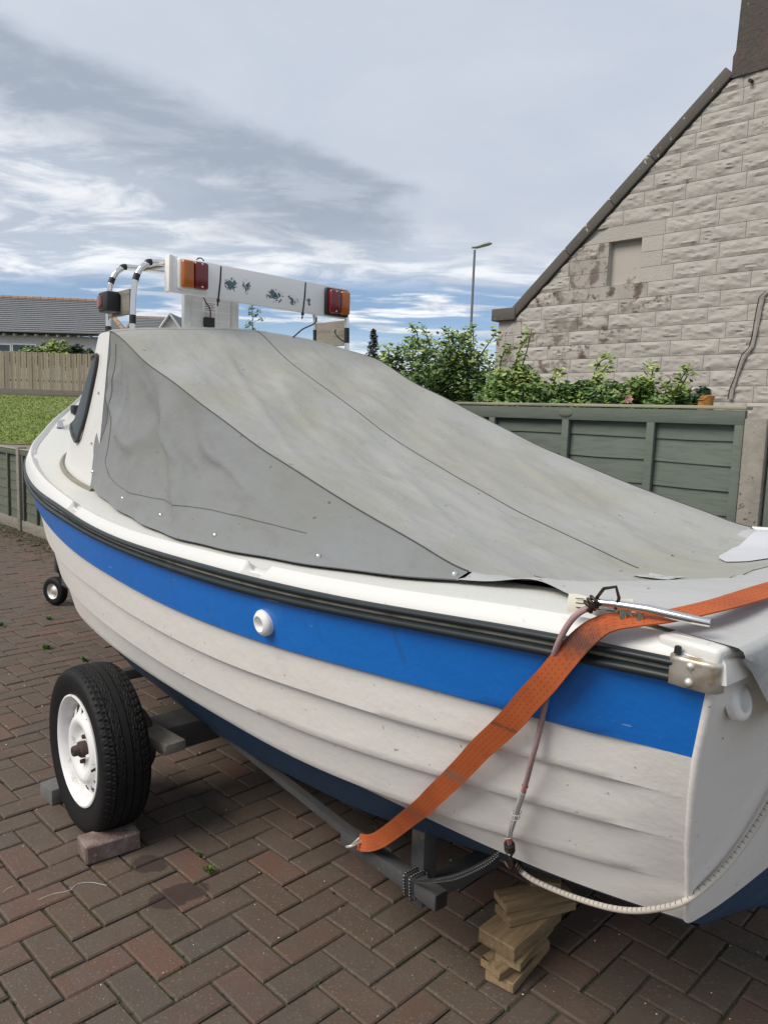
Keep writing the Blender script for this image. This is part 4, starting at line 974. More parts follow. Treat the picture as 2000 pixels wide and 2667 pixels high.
# steel corner caps
CAPS = mat('rust_stained_cap', (.62, .60, .55), .38, .7, layers=[(22, .45, .66, (.30, .19, .09), .75), (60, .55, .7, (.42, .38, .31), .5)], rough_var=.2)
for sg in (1, -1):
    prof = [(-2.128, .884), (-2.132, .8905), (-2.150, .8905), (-2.172, .8885), (-2.192, .885), (-2.200, .876), (-2.202, .862)]
    rows = []
    for k_, z in enumerate([1.166, 1.1675, 1.170, 1.190, 1.206, 1.2105, 1.213, 1.2145]):
        ins = {0: .010, 1: .003, 6: .003, 7: .010}.get(k_, 0.0)
        rows.append([np.array([u+ins*.5*(1 if u < -2.19 else 0), sg*(w_-ins), z]) for u, w_ in prof])
    cc_ = part('corner_cap', G().grid(rows), CAPS, boat, True, 60)
    for (u, z) in ((-2.163, 1.203), (-2.162, 1.178)):
        part('screw', G().lathe([(.0, .0045*sg), (.004, .004*sg), (.0062, .001*sg), (.0065, -.003*sg)], 14, 'y', (u, sg*.8895, z)), MT['steel'], cc_, True, 50)
    part('weld_nub', G().lathe([(.0, .012), (.005, .010), (.006, 0)], 8, 'z', (-2.14, sg*.885, 1.216)), MT['black'], cc_)
    part('corner_moulding', G().tube([lpt(k_, 0)+np.array([.004, -.004, 0]) if sg > 0 else lpt(k_, 0)*np.array([1, -1, 1])+np.array([.004, .004, 0]) for k_ in 'DEFGHI'], .0075, 10), MT['white_hull'], boat, True, 60)
for sg in (1, -1):
    part('gunwale_corner', G().box((-2.150, sg*.838, 1.2185), (.100, .076, .030), Matrix.Rotation(rad(-3*sg), 3, 'Z'), .007), MT['white_gel'], boat, True, 60)
# round drain fittings
def ring_fit(parent, R_, depth, nm):
    g = G().lathe([(.0, -.012), (R_*.46, -.006), (R_*.5, -.004), (R_*.52, depth*.8), (R_*.60, depth), (R_*.8, depth*.8), (R_*.97, depth*.3), (R_, 0), (R_, -.01)], 36)
    return link(nm, g.me(nm, MT['white_plastic'], True, 60), parent)
uq = -1.085; pE, pD = np.array([uq, _B(uq), zD(uq)]), np.array([uq, LN['E'][0](uq), zE(uq)])
o = ring_fit(boat, .034, .013, 'drain_fitting'); o.location = tuple(lerp(pE, pD, .55)+np.array([0, .007, 0])); o.rotation_euler = (rad(-90-6), 0, 0)
for w_ in (.772, -.772):
    o = ring_fit(boat, .031, .008, 'drain_fitting'); o.location = (utr(1.132)-.012, w_, 1.132); o.rotation_euler = (0, rad(-90+13.5), 0)
# cabin
def cab_pt(h, th):
    """h 0..1 height, th 0 (aft port) .. 1 (nose)"""
    zb_ = 1.205; Wd = lerp(.766, .693, h**.9); un = float(np.interp(h, [0, .37, .82, 1.0], [1.86, 1.74, 1.33, 1.2]))
    a = th*math.pi/2; x = math.sin(a); y = max(math.cos(a), 0.0)
    u = .5+(un-.5)*x; w_ = Wd*y
    z0 = deck_z(u, w_)-.012; zt = 1.851-.06*ss(u, .6, 1.2)
    return np.array([u, w_, lerp(z0, zt, h)])
rows = []
for i in range(15):
    h = i/14; half = [cab_pt(h, j/28) for j in range(29)]
    rows.append(half+[np.array([p[0], -p[1], p[2]]) for p in half[::-1][1:]])
# rounded roof
edge_ = rows[-1]; cx = np.array([.78, 0, 1.955])
for q, lift in ((.05, .002), (.14, .008), (.3, .022), (.5, .038), (.75, .050), (.97, .054)):
    r = []
    for p in edge_:
        c_ = np.array([max(.5, min(p[0], .85)) if p[0] < .9 else .85, 0, p[2]]); c_[0] = lerp(p[0], .72, .0) if p[0] < .6 else lerp(p[0], .6, 1)
        t_ = np.array([lerp(p[0], c_[0], q), lerp(p[1], 0, q), p[2]+lift*(1.0 if p[0] < 1.2 else .6)]); r.append(t_)
    rows.append(r)
cabin = part('cabin', G().grid(rows), MT['white_gel'], boat, True, 45)
# bonding trim at the cabin foot
part('cabin_trim', G().tube([cab_pt(0.0, j/40)+np.array([0, .006, .014]) for j in range(41)]+[np.array([1, -1, 1])*cab_pt(0.0, j/40)+np.array([0, -.006, .014]) for j in range(40, -1, -1)], .012, 8), MT['wood_grey'], boat)
# aft bulkhead
rows = []
for i in range(9):
    h = i/8; p = cab_pt(h, 0); rows.append([np.array([.503, p[1]*q, p[2]+(.054*(1-q*q)-.006 if i == 8 else 0)]) for q in np.linspace(1, -1, 9)])
part('bulkhead', G().grid(rows), MT['white_gel'], boat, False)
# side windows: polygons in (u,z) laid on the cabin skin
def cab_side(u, z, out):
    lo, hi = 0.0, 1.0
    best = None
    for h in np.linspace(0, 1, 41):
        # find theta for u at this height
        a0, a1 = 0.0, 1.0
        for _ in range(22):
            am = (a0+a1)/2
            if cab_pt(h, am)[0] < u: a0 = am
            else: a1 = am
        p = cab_pt(h, a0)
        if best is None or abs(p[2]-z) < abs(best[2]-z): best = p
    return np.array([u, best[1]+out, z])
wp = [(.615, 1.745), (.66, 1.60), (.72, 1.47), (.80, 1.385), (.95, 1.415), (1.15, 1.45), (1.36, 1.49), (1.36, 1.60), (1.20, 1.715), (.95, 1.745), (.68, 1.758)]
for sg in (1, -1):
    ctr = np.mean(np.array(wp), axis=0); gl = G(); rings = []
    for f_ in (1.0, .75, .5, .25, .0):
        rings.append([cab_side(*(ctr+(np.array(p)-ctr)*f_), .008)*np.array([1, sg, 1]) for p in wp])
    gl.grid(rings, closed_u=True)
    wn = part('side_window', gl, MT['glass'], boat, True, 60)
    part('window_seal', G().tube([cab_side(*p, .009)*np.array([1, sg, 1]) for p in catmull([wp[-1]]+wp+[wp[0], wp[1]], 4)[4:-4]], .007, 8, True), MT['seal'], wn)
# windscreen strip on the nose
# deck cleat and bow fittings
def cleat(parent, c, ang, L, h, nm='deck_cleat'):
    g = G(); ca, sa = math.cos(ang), math.sin(ang); d_ = np.array([ca, sa, 0]); c = np.array(c)
    g.tube([c-d_*L/2+np.array([0, 0, h+.006]), c-d_*L*.3+np.array([0, 0, h+.002]), c+np.array([0, 0, h]), c+d_*L*.3+np.array([0, 0, h+.002]), c+d_*L/2+np.array([0, 0, h+.006])], [.004, .007, .0085, .007, .004], 10)
    for s in (-.16, .16): g.tube([c+d_*L*s, c+d_*L*s+np.array([0, 0, h])], [.012, .007], 10)
    g.box(tuple(c+np.array([0, 0, .002])), (.03+L*.3, .03, .004), Matrix.Rotation(ang, 3, 'Z'))
    return part(nm, g, MT['chrome'], parent, True, 50)
pc = (2.33, .30, deck_z(2.33, .30)); cleat(boat, pc, rad(-38), .15, .04)
pl = np.array([2.56, .12, deck_z(2.56, .12)])
part('bow_light', G().box(tuple(pl+np.array([0, 0, .03])), (.07, .06, .06), None, .012), MT['black'], boat)
# press studs on the cabin
for (h, dd) in ((.62, .03), (.30, .045)):
    p = cab_pt(h, .03+dd*.3); part('press_stud', G().lathe([(.0, .006), (.004, .006), (.006, .002), (.007, 0)], 12, 'y', tuple(p)), MT['chrome'], boat)

# roof frame: two hoops of polished tube
def hoop(u, wl, wr, zb0, zt, lean=.05):
    pts = [(u, wl, zb0), (u-lean*.3, wl-.005, zt-.16), (u-lean*.5, wl-.02, zt-.07), (u-lean*.6, wl-.06, zt-.018), (u-lean*.6, wl-.13, zt), (u-lean*.6, 0, zt+.012), (u-lean*.6, wr+.13, zt), (u-lean*.6, wr+.06, zt-.018), (u-lean*.5, wr+.02, zt-.07), (u-lean*.3, wr+.005, zt-.16), (u, wr, zb0)]
    return catmull(pts, 8)
hA = hoop(.56, .572, -.585, 1.872, 2.168, .0); hB_ = hoop(.86, .56, -.60, 1.80, 2.185, .0)
for hh_ in (hA, hB_):
    fr_ = part('roof_frame', G().tube(hh_, .0125, 14), MT['chrome'], boat, True, 60)
    for (a, b_) in ((2, 5), (14, 18), (26, 31), (-32, -27), (-8, -3)):
        part('tape_band', G().tube(hh_[a:b_], .0138, 14, True), MT['tape'], fr_)
part('roof_frame_bar', G().tube([hA[33], lerp(np.array(hA[33]), np.array(hB_[33]), .5), hB_[33]], .0125, 12), MT['chrome'], boat)
part('roof_frame_bar', G().tube([hA[-34], hB_[-34]], .0125, 12), MT['chrome'], boat)
# port navigation light on its board between the hoop legs
nb_ = part('light_board', G().box((.715, .560, 1.995), (.24, .022, .105), None, .004), MT['wood_grey'], boat)
nl = part('navigation_light', G().box((.735, .603, 1.997), (.105, .06, .088), None, .010), MT['black'], boat)
part('lens', G().box((.765, .627, 1.999), (.055, .020, .056), None, .006), MT['red'], nl)
sbd = part('light_board', G().box((.705, -.595, 1.97), (.26, .022, .13), None, .004), MT['wood_grey'], boat)
part('rust_spot', G().lathe([(.0, .003), (.006, .0)], 10, 'y', (.66, -.58, 1.985)), MT['rust'], sbd)

# ------------------------------------------------------------------ canvas cover
def canvas_mat(name, col, warm, st):
    m_ = mat(name, col, .82); t, b = nodes_of(m_); tcn = t.n('ShaderNodeTexCoord'); v = tcn.outputs['Object']
    rgb = t.n('ShaderNodeRGB'); rgb.outputs[0].default_value = (*col, 1); c = rgb.outputs[0]
    c = t.mix(t.m('MULTIPLY', t.sm(t.noise(v, 2.1, 6, .62, .4), .40, .66), st), c, warm)
    c = t.mix(t.m('MULTIPLY', t.sm(t.noise(t.mapv(v, (1, 2.5, 1), rot=(0, 0, .5)), 7, 7, .7, .6), .50, .72), st*.7), c, tuple(x*.80 for x in warm))
    c = t.mix(t.m('MULTIPLY', t.sm(t.noise(v, 38, 4, .65), .55, .75), .22), c, tuple(x*1.25 for x in col))
    c = t.mix(t.m('MULTIPLY', t.sm(t.noise(v, 5, 6, .7, .5), .62, .74), .35*st), c, tuple(x*.62 for x in warm))
    c = t.mix(t.m('MULTIPLY', t.sm(t.noise(v, 46, 2, .5), .745, .76), .8), c, (.06, .05, .045))
    t.l(c, b.inputs['Base Color']); b.inputs['Sheen Weight'].default_value = .12
    h = t.noise(t.mapv(v, (1, 1, 1)), 430, 2, .5)
    b1 = t.n('ShaderNodeBump'); b1.inputs['Strength'].default_value = .25; b1.inputs['Distance'].default_value = .0012; t.l(h, b1.inputs['Height'])
    b2 = t.n('ShaderNodeBump'); b2.inputs['Strength'].default_value = .5; b2.inputs['Distance'].default_value = .010; t.l(t.noise(t.mapv(v, (1, 2.2, 1.6), rot=(.2, .1, .6)), 7, 5, .55, .5), b2.inputs['Height']); t.l(b1.outputs[0], b2.inputs['Normal'])
    b3 = t.n('ShaderNodeBump'); b3.inputs['Strength'].default_value = .35; b3.inputs['Distance'].default_value = .004; t.l(t.noise(t.mapv(v, (1, 3, 2), rot=(.1, .3, -.4)), 24, 4, .6, .6), b3.inputs['Height']); t.l(b2.outputs[0], b3.inputs['Normal'])
    t.l(b3.outputs[0], b.inputs['Normal']); return m_
MT['canvas'] = canvas_mat('grey_canvas', (.312, .317, .300), (.275, .270, .218), .75)
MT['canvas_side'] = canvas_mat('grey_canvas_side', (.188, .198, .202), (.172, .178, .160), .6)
MT['canvas_light'] = canvas_mat('pale_grey_vinyl', (.40, .405, .40), (.36, .355, .335), .4)
MT['seam'] = mat('dark_seam_piping', (.05, .05, .055), .7)
MT['stitch'] = mat('stitching', (.13, .13, .122), .8)
cover = bthing('boat_cover', 'weathered grey canvas cover sloping from the cabin roof down to the stern', 'boat cover')
fc = cspline([-2.215, -2.1, -1.95, -1.8, -1.6, -1.47, -1.33, -1.135, -.91, -.65, -.44, -.174, .075, .333, .484, .54], [1.250, 1.250, 1.225, 1.175, 1.140, 1.163, 1.198, 1.247, 1.317, 1.404, 1.483, 1.600, 1.702, 1.830, 1.912, 1.925])
fz = cspline([-2.215, -2.1, -1.95, -1.75, -1.56, -1.40, -1.25, -1.07, -.82, -.63, -.48, -.27, -.06, .18, .5, .54], [1.250, 1.252, 1.250, 1.238, 1.212, 1.243, 1.278, 1.322, 1.391, 1.445, 1.497, 1.568, 1.643, 1.724, 1.850, 1.856])
fw_ = cspline([-2.215, -1.9, -1.56, -1.2, .5, .54], [.74, .72, .70, .69, .69, .69])
# bottom edge on the side deck
fe = cspline([-2.215, -2.0, -1.85, -1.75, -1.66, -1.56, -1.48, -1.37, -1.21, -1.03, -.80, -.5, -.24, .1, .3, .5, .54], [.855, .80, .735, .70, .715, .735, .76, .79, .825, .855, .885, .895, .872, .835, .808, .775, .77])
def fez(u): return max(deck_z(u, fe(u))+.012, 0)+.014*math.exp(-((u+1.72)/.07)**2)
def wr(u, w_, a, sc, seed=0):
    return a*mnoise.noise(Vector((u*sc, w_*sc, seed)))
def crease(u, w_):
    """long soft folds running down the cover"""
    q = 0.0
    q += .010*math.sin(9*(w_+.28*u)+1.3*math.sin(2.1*u))*ss(-u, .1, 1.3)
    q += .006*math.sin(17*(w_-.15*u)+2)*ss(-u, .6, 1.5)
    q += .010*math.sin(26*(w_+.02*u)+.8*math.sin(3*u))*ss(-w_, .25, .6)*ss(.35-u, 0, .5)
    q += .007*math.sin(15*(u+.7*w_)+2.5*w_)*ss(.5-u, 0, .2)*(1-ss(-u, .3, .9))
    q += wr(u*.6, w_*1.8, .012, 2.2, 3)+wr(u, w_*2, .003, 6, 9)
    for (sc_u, sc_w, sh, amp, sd) in ((.9, 5.5, .30, .012, 31), (1.1, 9.0, -.20, .008, 47)):
        nz_ = mnoise.noise(Vector((u*sc_u+sd, (w_+sh*u)*sc_w, sd))); q += amp*(max(0, 1-3.2*abs(nz_))**1.6-.3)*ss(.5-u, 0, .35)
    return q*(1-min(1, abs(w_/.69))**4)*(.12+.88*ss(abs(w_), .0, .16))
US = list(np.linspace(.545, -1.55, 150))
def top_pt(u, q):
    """q 0 (centre seam) .. 1 (side seam)"""
    w_ = fw_(u)*q; z = lerp(fc(u), fz(u), q*q)
    return np.array([u, w_, z+crease(u, w_)*(.3+.7*ss(.5-u, 0, .3))-.006*ss(1-abs(q-.5)*2, 0, 1)])
for sg in (1, -1):
    rows = []
    for u in US:
        rows.append([(lambda p: np.array([p[0], sg*p[1], p[2]]))(top_pt(u, q)) if sg > 0 else (lambda p: np.array([p[0], -p[1], lerp(fc(u), fz(u), q*q)+(crease(u, -p[1]*1.0))*(.3+.7*ss(.5-u, 0, .3)) if q > 0 else p[2]]))(top_pt(u, q)) for q in np.linspace(0, 1, 40)])
    part('top_panel', G().grid(rows), MT['canvas'], cover, True, 60)
def side_pt(u, q, sg=1):
    a = np.array([u, fw_(u), fz(u)+crease(u, fw_(u)*sg)*(.3+.7*ss(.5-u, 0, .3))]); b_ = np.array([u, fe(u), fez(u)])
    p = lerp(a, b_, q); h = a[2]-b_[2]
    # belly and diagonal folds falling from the front upper corner
    s = math.sin(math.pi*q)
    d = -.035*h*s
    ph = (u-.5)*5.2+q*3.4
    d += .030*s*h*math.sin(ph*2.0)*ss(.45-u, 0, .25)
    d += .065*s*h*math.exp(-((u-.33+.42*q)/.060)**2)-.060*s*h*math.exp(-((u-.19+.55*q)/.070)**2)+.050*s*h*math.exp(-((u-.04+.60*q)/.065)**2)-.035*s*h*math.exp(-((u+.12+.60*q)/.08)**2)
    for (a_u, a_q, amp, sd) in ((3.2, 2.2, .024*ss(u, -1.2, -.3), 61), (6.0, 1.2, .010*ss(u, -1.1, -.2), 67)):
        nz_ = mnoise.noise(Vector((u*a_u+q*a_q*.8+sd, q*a_q-u*.6, sd))); d += amp*(max(0, 1-3.0*abs(nz_))**1.6-.3)*s*(.4+h)
    d += (wr(u*1.5, q*2, .010, 2.4, 17)*s+wr(u*2, q*3, .003, 6, 23)*s)*ss(u, -1.5, -.7)
    # loose hem
    d += .004*math.sin(u*21)*ss(q, .75, 1)
    return p+np.array([0, d, 0])
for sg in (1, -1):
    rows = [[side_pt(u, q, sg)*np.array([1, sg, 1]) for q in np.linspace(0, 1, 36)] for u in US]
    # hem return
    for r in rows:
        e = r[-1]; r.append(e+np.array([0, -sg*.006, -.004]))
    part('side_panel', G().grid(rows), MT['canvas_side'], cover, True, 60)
    ex = .002
    part('seam_piping', G().tube([side_pt(u, 0, sg)*np.array([1, sg, 1])+np.array([0, sg*.0015, .0015]) for u in US], .0017, 7), MT['seam'], cover)
    # stitched line following the hem and the front edge
    line = []
    for q in np.linspace(.06, .80, 14): line.append(side_pt(.44-.06*q*q, q, sg))
    for u in np.linspace(.30, -1.05, 40): line.append(side_pt(u, lerp(.86, .55, ss(-u, -.2, 1.4)), sg))
    part('stitching', G().tube([p*np.array([1, sg, 1])+np.array([0, sg*.0025, 0]) for p in catmull(line, 2)], .0011, 5), MT['stitch'], cover)
part('seam_piping', G().tube([top_pt(u, 0)+np.array([0, 0, .001]) for u in US], .0015, 7), MT['seam'], cover)
# front hem over the roof edge
rows = []
for q in np.linspace(-1, 1, 41):
    def tq(u_): p_ = top_pt(u_, abs(q)); p_[1] = math.copysign(p_[1], q); return p_
    p = tq(.545); rows.append([p+np.array([.075, 0, -.085]), p+np.array([.055, 0, -.045]), p+np.array([.032, 0, -.016]), p+np.array([.012, 0, -.002]), p+np.array([0, 0, .0015]), tq(.52)+np.array([0, 0, .0015]), tq(.49)+np.array([0, 0, .001])])
part('front_hem', G().grid(rows), MT['canvas'], cover, True, 60)
# studs along the side hem and the front edge
def stud(p, nrm):
    g = G().lathe([(.0, .0055), (.0045, .005), (.0075, .002), (.0085, 0), (.0085, -.002)], 14)
    o = link('press_stud', g.me('press_stud', MT['chrome'], True, 50), cover, p); o.rotation_euler = Vector(nrm).to_track_quat('Z', 'Y').to_euler()
for sg in (1, -1):
    for u, q in ((.04, .91), (-.31, .90), (-.71, .90), (-1.15, .86), (-1.53, .55)):
        p = side_pt(u, q, sg)*np.array([1, sg, 1]); stud(p+np.array([0, sg*.002, 0]), (0, sg, .25))
    for q in (.32, .62, .90):
        p = side_pt(.525, q, sg)*np.array([1, sg, 1]); stud(p+np.array([0, sg*.002, 0]), (0, sg, .15))
# stern part: pale vinyl with edge draped over the gunwale and transom
USn = list(np.linspace(-1.55, -2.213, 40))
def st_pt(u, q):
    """q -1..1 across"""
    a = abs(q); e = fe(u); w_ = e*a
    zi = lerp(fc(u), fz(u), min(1, (w_/fw_(u)))**2); zi = lerp(zi, fez(u), ss(w_, fw_(u)-.10, e)) if e > fw_(u)-.10 else zi
    z = zi+crease(u, w_*math.copysign(1, q))*.6*(1-a**6)
    if w_ <= fw_(u):
        qq = w_/fw_(u); zt_ = lerp(fc(u), fz(u), qq*qq)+crease(u, w_*math.copysign(1, q))-(.006*ss(1-abs(qq-.5)*2, 0, 1) if q > 0 else 0)
        z = lerp(zt_, z, ss(-1.55-u, 0, .16))
    return np.array([u, math.copysign(w_, q), max(z, deck_z(u, w_)+.006 if w_ > .63 or u < -1.95 else 0)])
def in_band(u, w_): return w_ > lerp(.60, .30, ss(-u, 1.55, 1.86)) or u < -1.90
QS = list(np.linspace(-1, 1, 61))
gA, gB2 = G(), G()
grid_ = [[st_pt(u, q) for q in QS] for u in USn]
for i in range(len(USn)-1):
    for j in range(60):
        c = [grid_[i][j], grid_[i][j+1], grid_[i+1][j+1], grid_[i+1][j]]; m_ = sum(c)/4
        (gB2 if in_band(m_[0], abs(m_[1])) else gA).add(c, [(0, 1, 2, 3)])
def weld(g, name, m_, parent):
    me = g.me(name, m_, False, fix=False); bm = bmesh.new(); bm.from_mesh(me); bmesh.ops.remove_doubles(bm, verts=bm.verts, dist=1e-5); bmesh.ops.recalc_face_normals(bm, faces=bm.faces); bm.to_mesh(me); bm.free()
    me.polygons.foreach_set('use_smooth', [True]*len(me.polygons)); return link(name, me, parent)
weld(gA, 'stern_panel', MT['canvas'], cover); weld(gB2, 'stern_reinforcement', MT['canvas_light'], cover)
part('stitching', G().tube([st_pt(u, .68-.35*ss(-u, 1.55, 1.86))+np.array([0, 0, .001]) for u in np.linspace(-1.57, -1.86, 20)]+[st_pt(-1.895, q)+np.array([0, 0, .001]) for q in np.linspace(.36, -.9, 30)], .001, 5), MT['stitch'], cover)
# transom flap
rows = []
for q in np.linspace(1, -1, 49):
    p = st_pt(-2.213, q); wob = .012*math.sin(q*17)+.006*math.sin(q*41); ln = -.03+.155*min(1, max(0, (.845-abs(p[1]))/.15))
    rows.append([p, p+np.array([-.008, 0, -.004]), p+np.array([-.012, 0, -.012]), p+np.array([-.013-wob*.4, 0, -.015-(ln+.03)*.5]), p+np.array([-.008-wob*.8, 0, -.015-(ln+.03)])])
part('stern_flap', G().grid(rows), MT['canvas_light'], cover, True, 60)
for q in (.765, .3, -.3, -.765):
    p = st_pt(-2.213, q)+np.array([-.030, 0, -.115]); g = G().lathe([(.006, .002), (.009, .004), (.013, .002), (.014, 0)], 16); o = link('eyelet', g.me('eyelet', MT['steel'], True, 50), cover, p); o.rotation_euler = (0, rad(-80), 0)
# small patches
def patch(us_, ws_, m_, nm, lift=.004):
    rows = []
    for u in us_:
        rows.append([(lambda p: p+np.array([0, 0, lift]))(st_pt(u, w_/fe(u)) if u < -1.55 else top_pt(u, w_/fw_(u))) for w_ in ws_])
    return part(nm, G().grid(rows), m_, cover, True, 60)
LBL = mat('crinkled_clear_label', (.55, .55, .53), .3, layers=[(60, .5, .6, (.2, .2, .2), .6), (15, .5, .6, (.35, .36, .36), .6)], bump=[(40, .8, .01)])
patch(np.linspace(-1.60, -1.70, 6), np.linspace(.02, .11, 6), LBL, 'label_patch')
rows = []
for w_ in np.linspace(-.26, -.80, 14):
    f_ = math.sqrt(max(0.02, 1-(max(0, w_+.42)/.17)**2)); uc_ = -1.70-.05*(w_+.4)
    rows.append([(lambda p: p+np.array([0, 0, .0035]))(st_pt(u, w_/fe(u)) if u < -1.55 else top_pt(u, abs(w_)/fw_(u))*np.array([1, -1, 1])) for u in np.linspace(max(uc_+.10*f_, -2), uc_-.10*f_, 8)])
PV = mat('pale_vinyl_patch', (.52, .53, .56), .6, layers=[(4, .5, .8, (.54, .55, .57), .5)], bump=[(9, .2, .006)])
part('repair_patch', G().grid(rows), PV, cover, True, 60)

# ------------------------------------------------------------------ trailer light bar on the roof frame
def lb_mat():
    m_ = mat('white_light_board', (.80, .80, .79), .45, layers=[(8, .5, .8, (.70, .69, .67), .4)]); t, b = nodes_of(m_)
    tcn = t.n('ShaderNodeTexCoord'); v = tcn.outputs['Object']; s_ = t.n('ShaderNodeSeparateXYZ'); t.l(v, s_.inputs[0])
    c = b.inputs['Base Color'].links[0].from_socket; nz = t.noise(v, 44, 6, .75, 1.2)
    tot = None
    for (y0, z0, ry, rz, thr) in ((.134, 2.112, .034, .032, .46), (.055, 2.112, .028, .034, .50), (-.10, 2.090, .050, .034, .47), (-.20, 2.082, .042, .030, .53), (-.295, 2.088, .016, .022, .48)):
        dy = t.m('DIVIDE', t.m('SUBTRACT', s_.outputs[1], y0), ry); dz = t.m('DIVIDE', t.m('SUBTRACT', s_.outputs[2], z0), rz)
        r = t.m('SQRT', t.m('ADD', t.m('MULTIPLY', dy, dy), t.m('MULTIPLY', dz, dz)))
        k_ = t.sm(t.m('SUBTRACT', nz, t.m('MULTIPLY', r, .16)), thr-.09, thr-.08)
        k_ = t.m('MULTIPLY', k_, t.m('LESS_THAN', r, 1.0)); tot = k_ if tot is None else t.m('MAXIMUM', tot, k_)
    aft = t.n('ShaderNodeNewGeometry')
    c2 = t.mix(t.sm(t.noise(v, 50, 4, .6), .42, .55), (.035, .075, .10), (.09, .14, .16)); t.l(t.mix(tot, c, c2), b.inputs['Base Color']); return m_
tilt = -.028
bar = bthing('trailer_light_bar', 'white trailer light bar with peeling sticker, tied across the roof frame', 'light bar')
bh = .132; LBU = .505
def lb(w_, z, out=0.0): return (LBU-out, w_, z+2.090+tilt*w_*-0.0+(w_)*.018)
Rb = Matrix.Rotation(math.atan(.018), 3, 'X')
part('board', G().box((LBU+.012, -.055, 2.112), (.030, .950, .150), Rb, .003), lb_mat(), bar, True, 30)
part('end_cap', G().box((LBU+.016, .426, 2.121), (.044, .018, .154), Rb, .003), MT['white_plastic'], bar, True, 30)
for sg, base_m in ((1, 'white_plastic'), (-1, 'black')):
    c0 = .325 if sg > 0 else -.462; zc = 2.118+c0*.018
    if sg < 0: zc -= .008
    lm = part('lamp', G().box((LBU-.008, c0, zc), (.022, .146, .136), None, .010), MT[base_m], bar, True, 50)
    am = c0+sg*.035; rd = c0-sg*.027
    part('amber_lens', G().box((LBU-.028, am, zc), (.034, .056, .116), None, .011), MT['amber'], lm, True, 50)
    part('red_lens', G().box((LBU-.0285, rd, zc), (.035, .066, .116), None, .011), MT['red'], lm, True, 50)
    for q in (.048, -.048): part('screw', G().lathe([(.0, -.002), (.004, -.001), (.0045, .002)], 10, 'x', (LBU-.046, rd, zc+q)), MT['steel'], lm)
def text_part(txt, size, m_, parent, loc, rot, nm='lettering'):
    cu = bpy.data.curves.new(nm, 'FONT'); cu.body = txt; cu.size = size; cu.extrude = .0002; cu.align_x = 'CENTER'; cu.align_y = 'CENTER'
    tmp = bpy.data.objects.new('tmp', cu); COL.objects.link(tmp); bpy.context.view_layer.update()
    me = bpy.data.meshes.new_from_object(tmp.evaluated_get(bpy.context.evaluated_depsgraph_get())); bpy.data.objects.remove(tmp)
    me.materials.clear(); me.materials.append(m_); o = link(nm, me, parent, loc); o.rotation_euler = rot; return o
STK = mat('clear_yellowed_sticker', (.60, .58, .48), .5)
sk = part('sticker', G().box((LBU-.0012, .225, 2.055), (.0016, .064, .030), Rb), STK, bar, False)
DK = mat('dark_print', (.06, .06, .06), .7)
text_part('CE', .014, DK, sk, (LBU-.0024, .240, 2.055), (rad(90), 0, rad(-90)))
for w_, zt_ in ((.185, .0), (-.275, 0)):
    zc = 2.112+w_*.018; lo = zc-bh/2-.012
    g = G().tube([(LBU+.07, w_-.01, zc+bh/2+.02), (LBU+.03, w_-.005, zc+bh/2+.008), (LBU-.003, w_, zc+bh/2+.002), (LBU-.004, w_+.004, zc), (LBU-.004, w_+.012, zc-bh/2), (LBU-.002, w_+.016, lo-.028)], .0038, 6)
    part('cable_tie', g, MT['black'], bar)
    part('tie_head', G().box((LBU-.004, w_+.014, lo-.004), (.012, .010, .012)), MT['black'], bar, False)
part('cable_tie', G().tube([(LBU+.02, .275+.03*math.cos(a)*.9, 2.165+.045*math.sin(a)) for a in np.linspace(-.3, math.pi+.2, 16)], .0028, 6), MT['black'], bar)
part('lead', G().tube(catmull([(LBU+.02, -.36, 2.02), (LBU+.01, -.345, 1.99), (LBU+.0, -.27, 1.955), (LBU-.02, -.22, 1.925), (LBU-.03, -.19, 1.905)], 6), .0035, 7), MT['black'], bar)
part('lead', G().tube(catmull([(.60, -.53, 1.97), (.58, -.545, 1.94), (.57, -.575, 1.925), (.565, -.585, 1.96)], 5), .003, 6), MT['black'], bar)

# upright panel on the roof (back of a solar panel)
def grid_mat():
    m_ = mat('white_panel_back', (.76, .76, .74), .5); t, b = nodes_of(m_); tcn = t.n('ShaderNodeTexCoord'); s_ = t.n('ShaderNodeSeparateXYZ'); t.l(tcn.outputs['Object'], s_.inputs[0])
    ln_ = None
    for ax, sc in ((1, 1/.068), (2, 1/.042)):
        f_ = t.m('ABSOLUTE', t.m('SUBTRACT', t.m('FRACT', t.m('MULTIPLY', s_.outputs[ax], sc)), .5)); k_ = t.m('GREATER_THAN', f_, .478); ln_ = k_ if ln_ is None else t.m('MAXIMUM', ln_, k_)
    t.l(t.mix(ln_, (.64, .64, .62), (.84, .84, .82)), b.inputs['Base Color']); return m_
sp_ = bthing('solar_panel', 'white backed solar panel standing upright on the cabin roof behind the light bar', 'solar panel')
pu, pc_ = .76, .10
part('panel_sheet', G().box((pu, pc_, 2.06), (.006, .235, .31)), grid_mat(), sp_, False)
for w_ in (pc_+.128, pc_-.128): part('frame', G().box((pu-.006, w_, 2.06), (.03, .034, .32), None, .002), MT['alu'], sp_, True, 30)
part('frame', G().box((pu-.006, pc_, 2.212), (.029, .222, .018), None, .002), MT['alu'], sp_, True, 30)
part('frame', G().box((pu-.006, pc_, 1.908), (.029, .222, .018), None, .002), MT['alu'], sp_, True, 30)
part('junction_box', G().box((pu-.018, pc_+.015, 1.962), (.028, .05, .046), None, .004), MT['black'], sp_, True, 30)
part('lead', G().tube(catmull([(pu-.03, pc_+.015, 1.985), (pu-.045, pc_+.025, 2.02), (pu-.04, pc_+.05, 2.06), (pu-.03, pc_+.06, 2.10)], 6), .003, 6), mat('maroon_cable', (.07, .015, .02), .5), sp_)
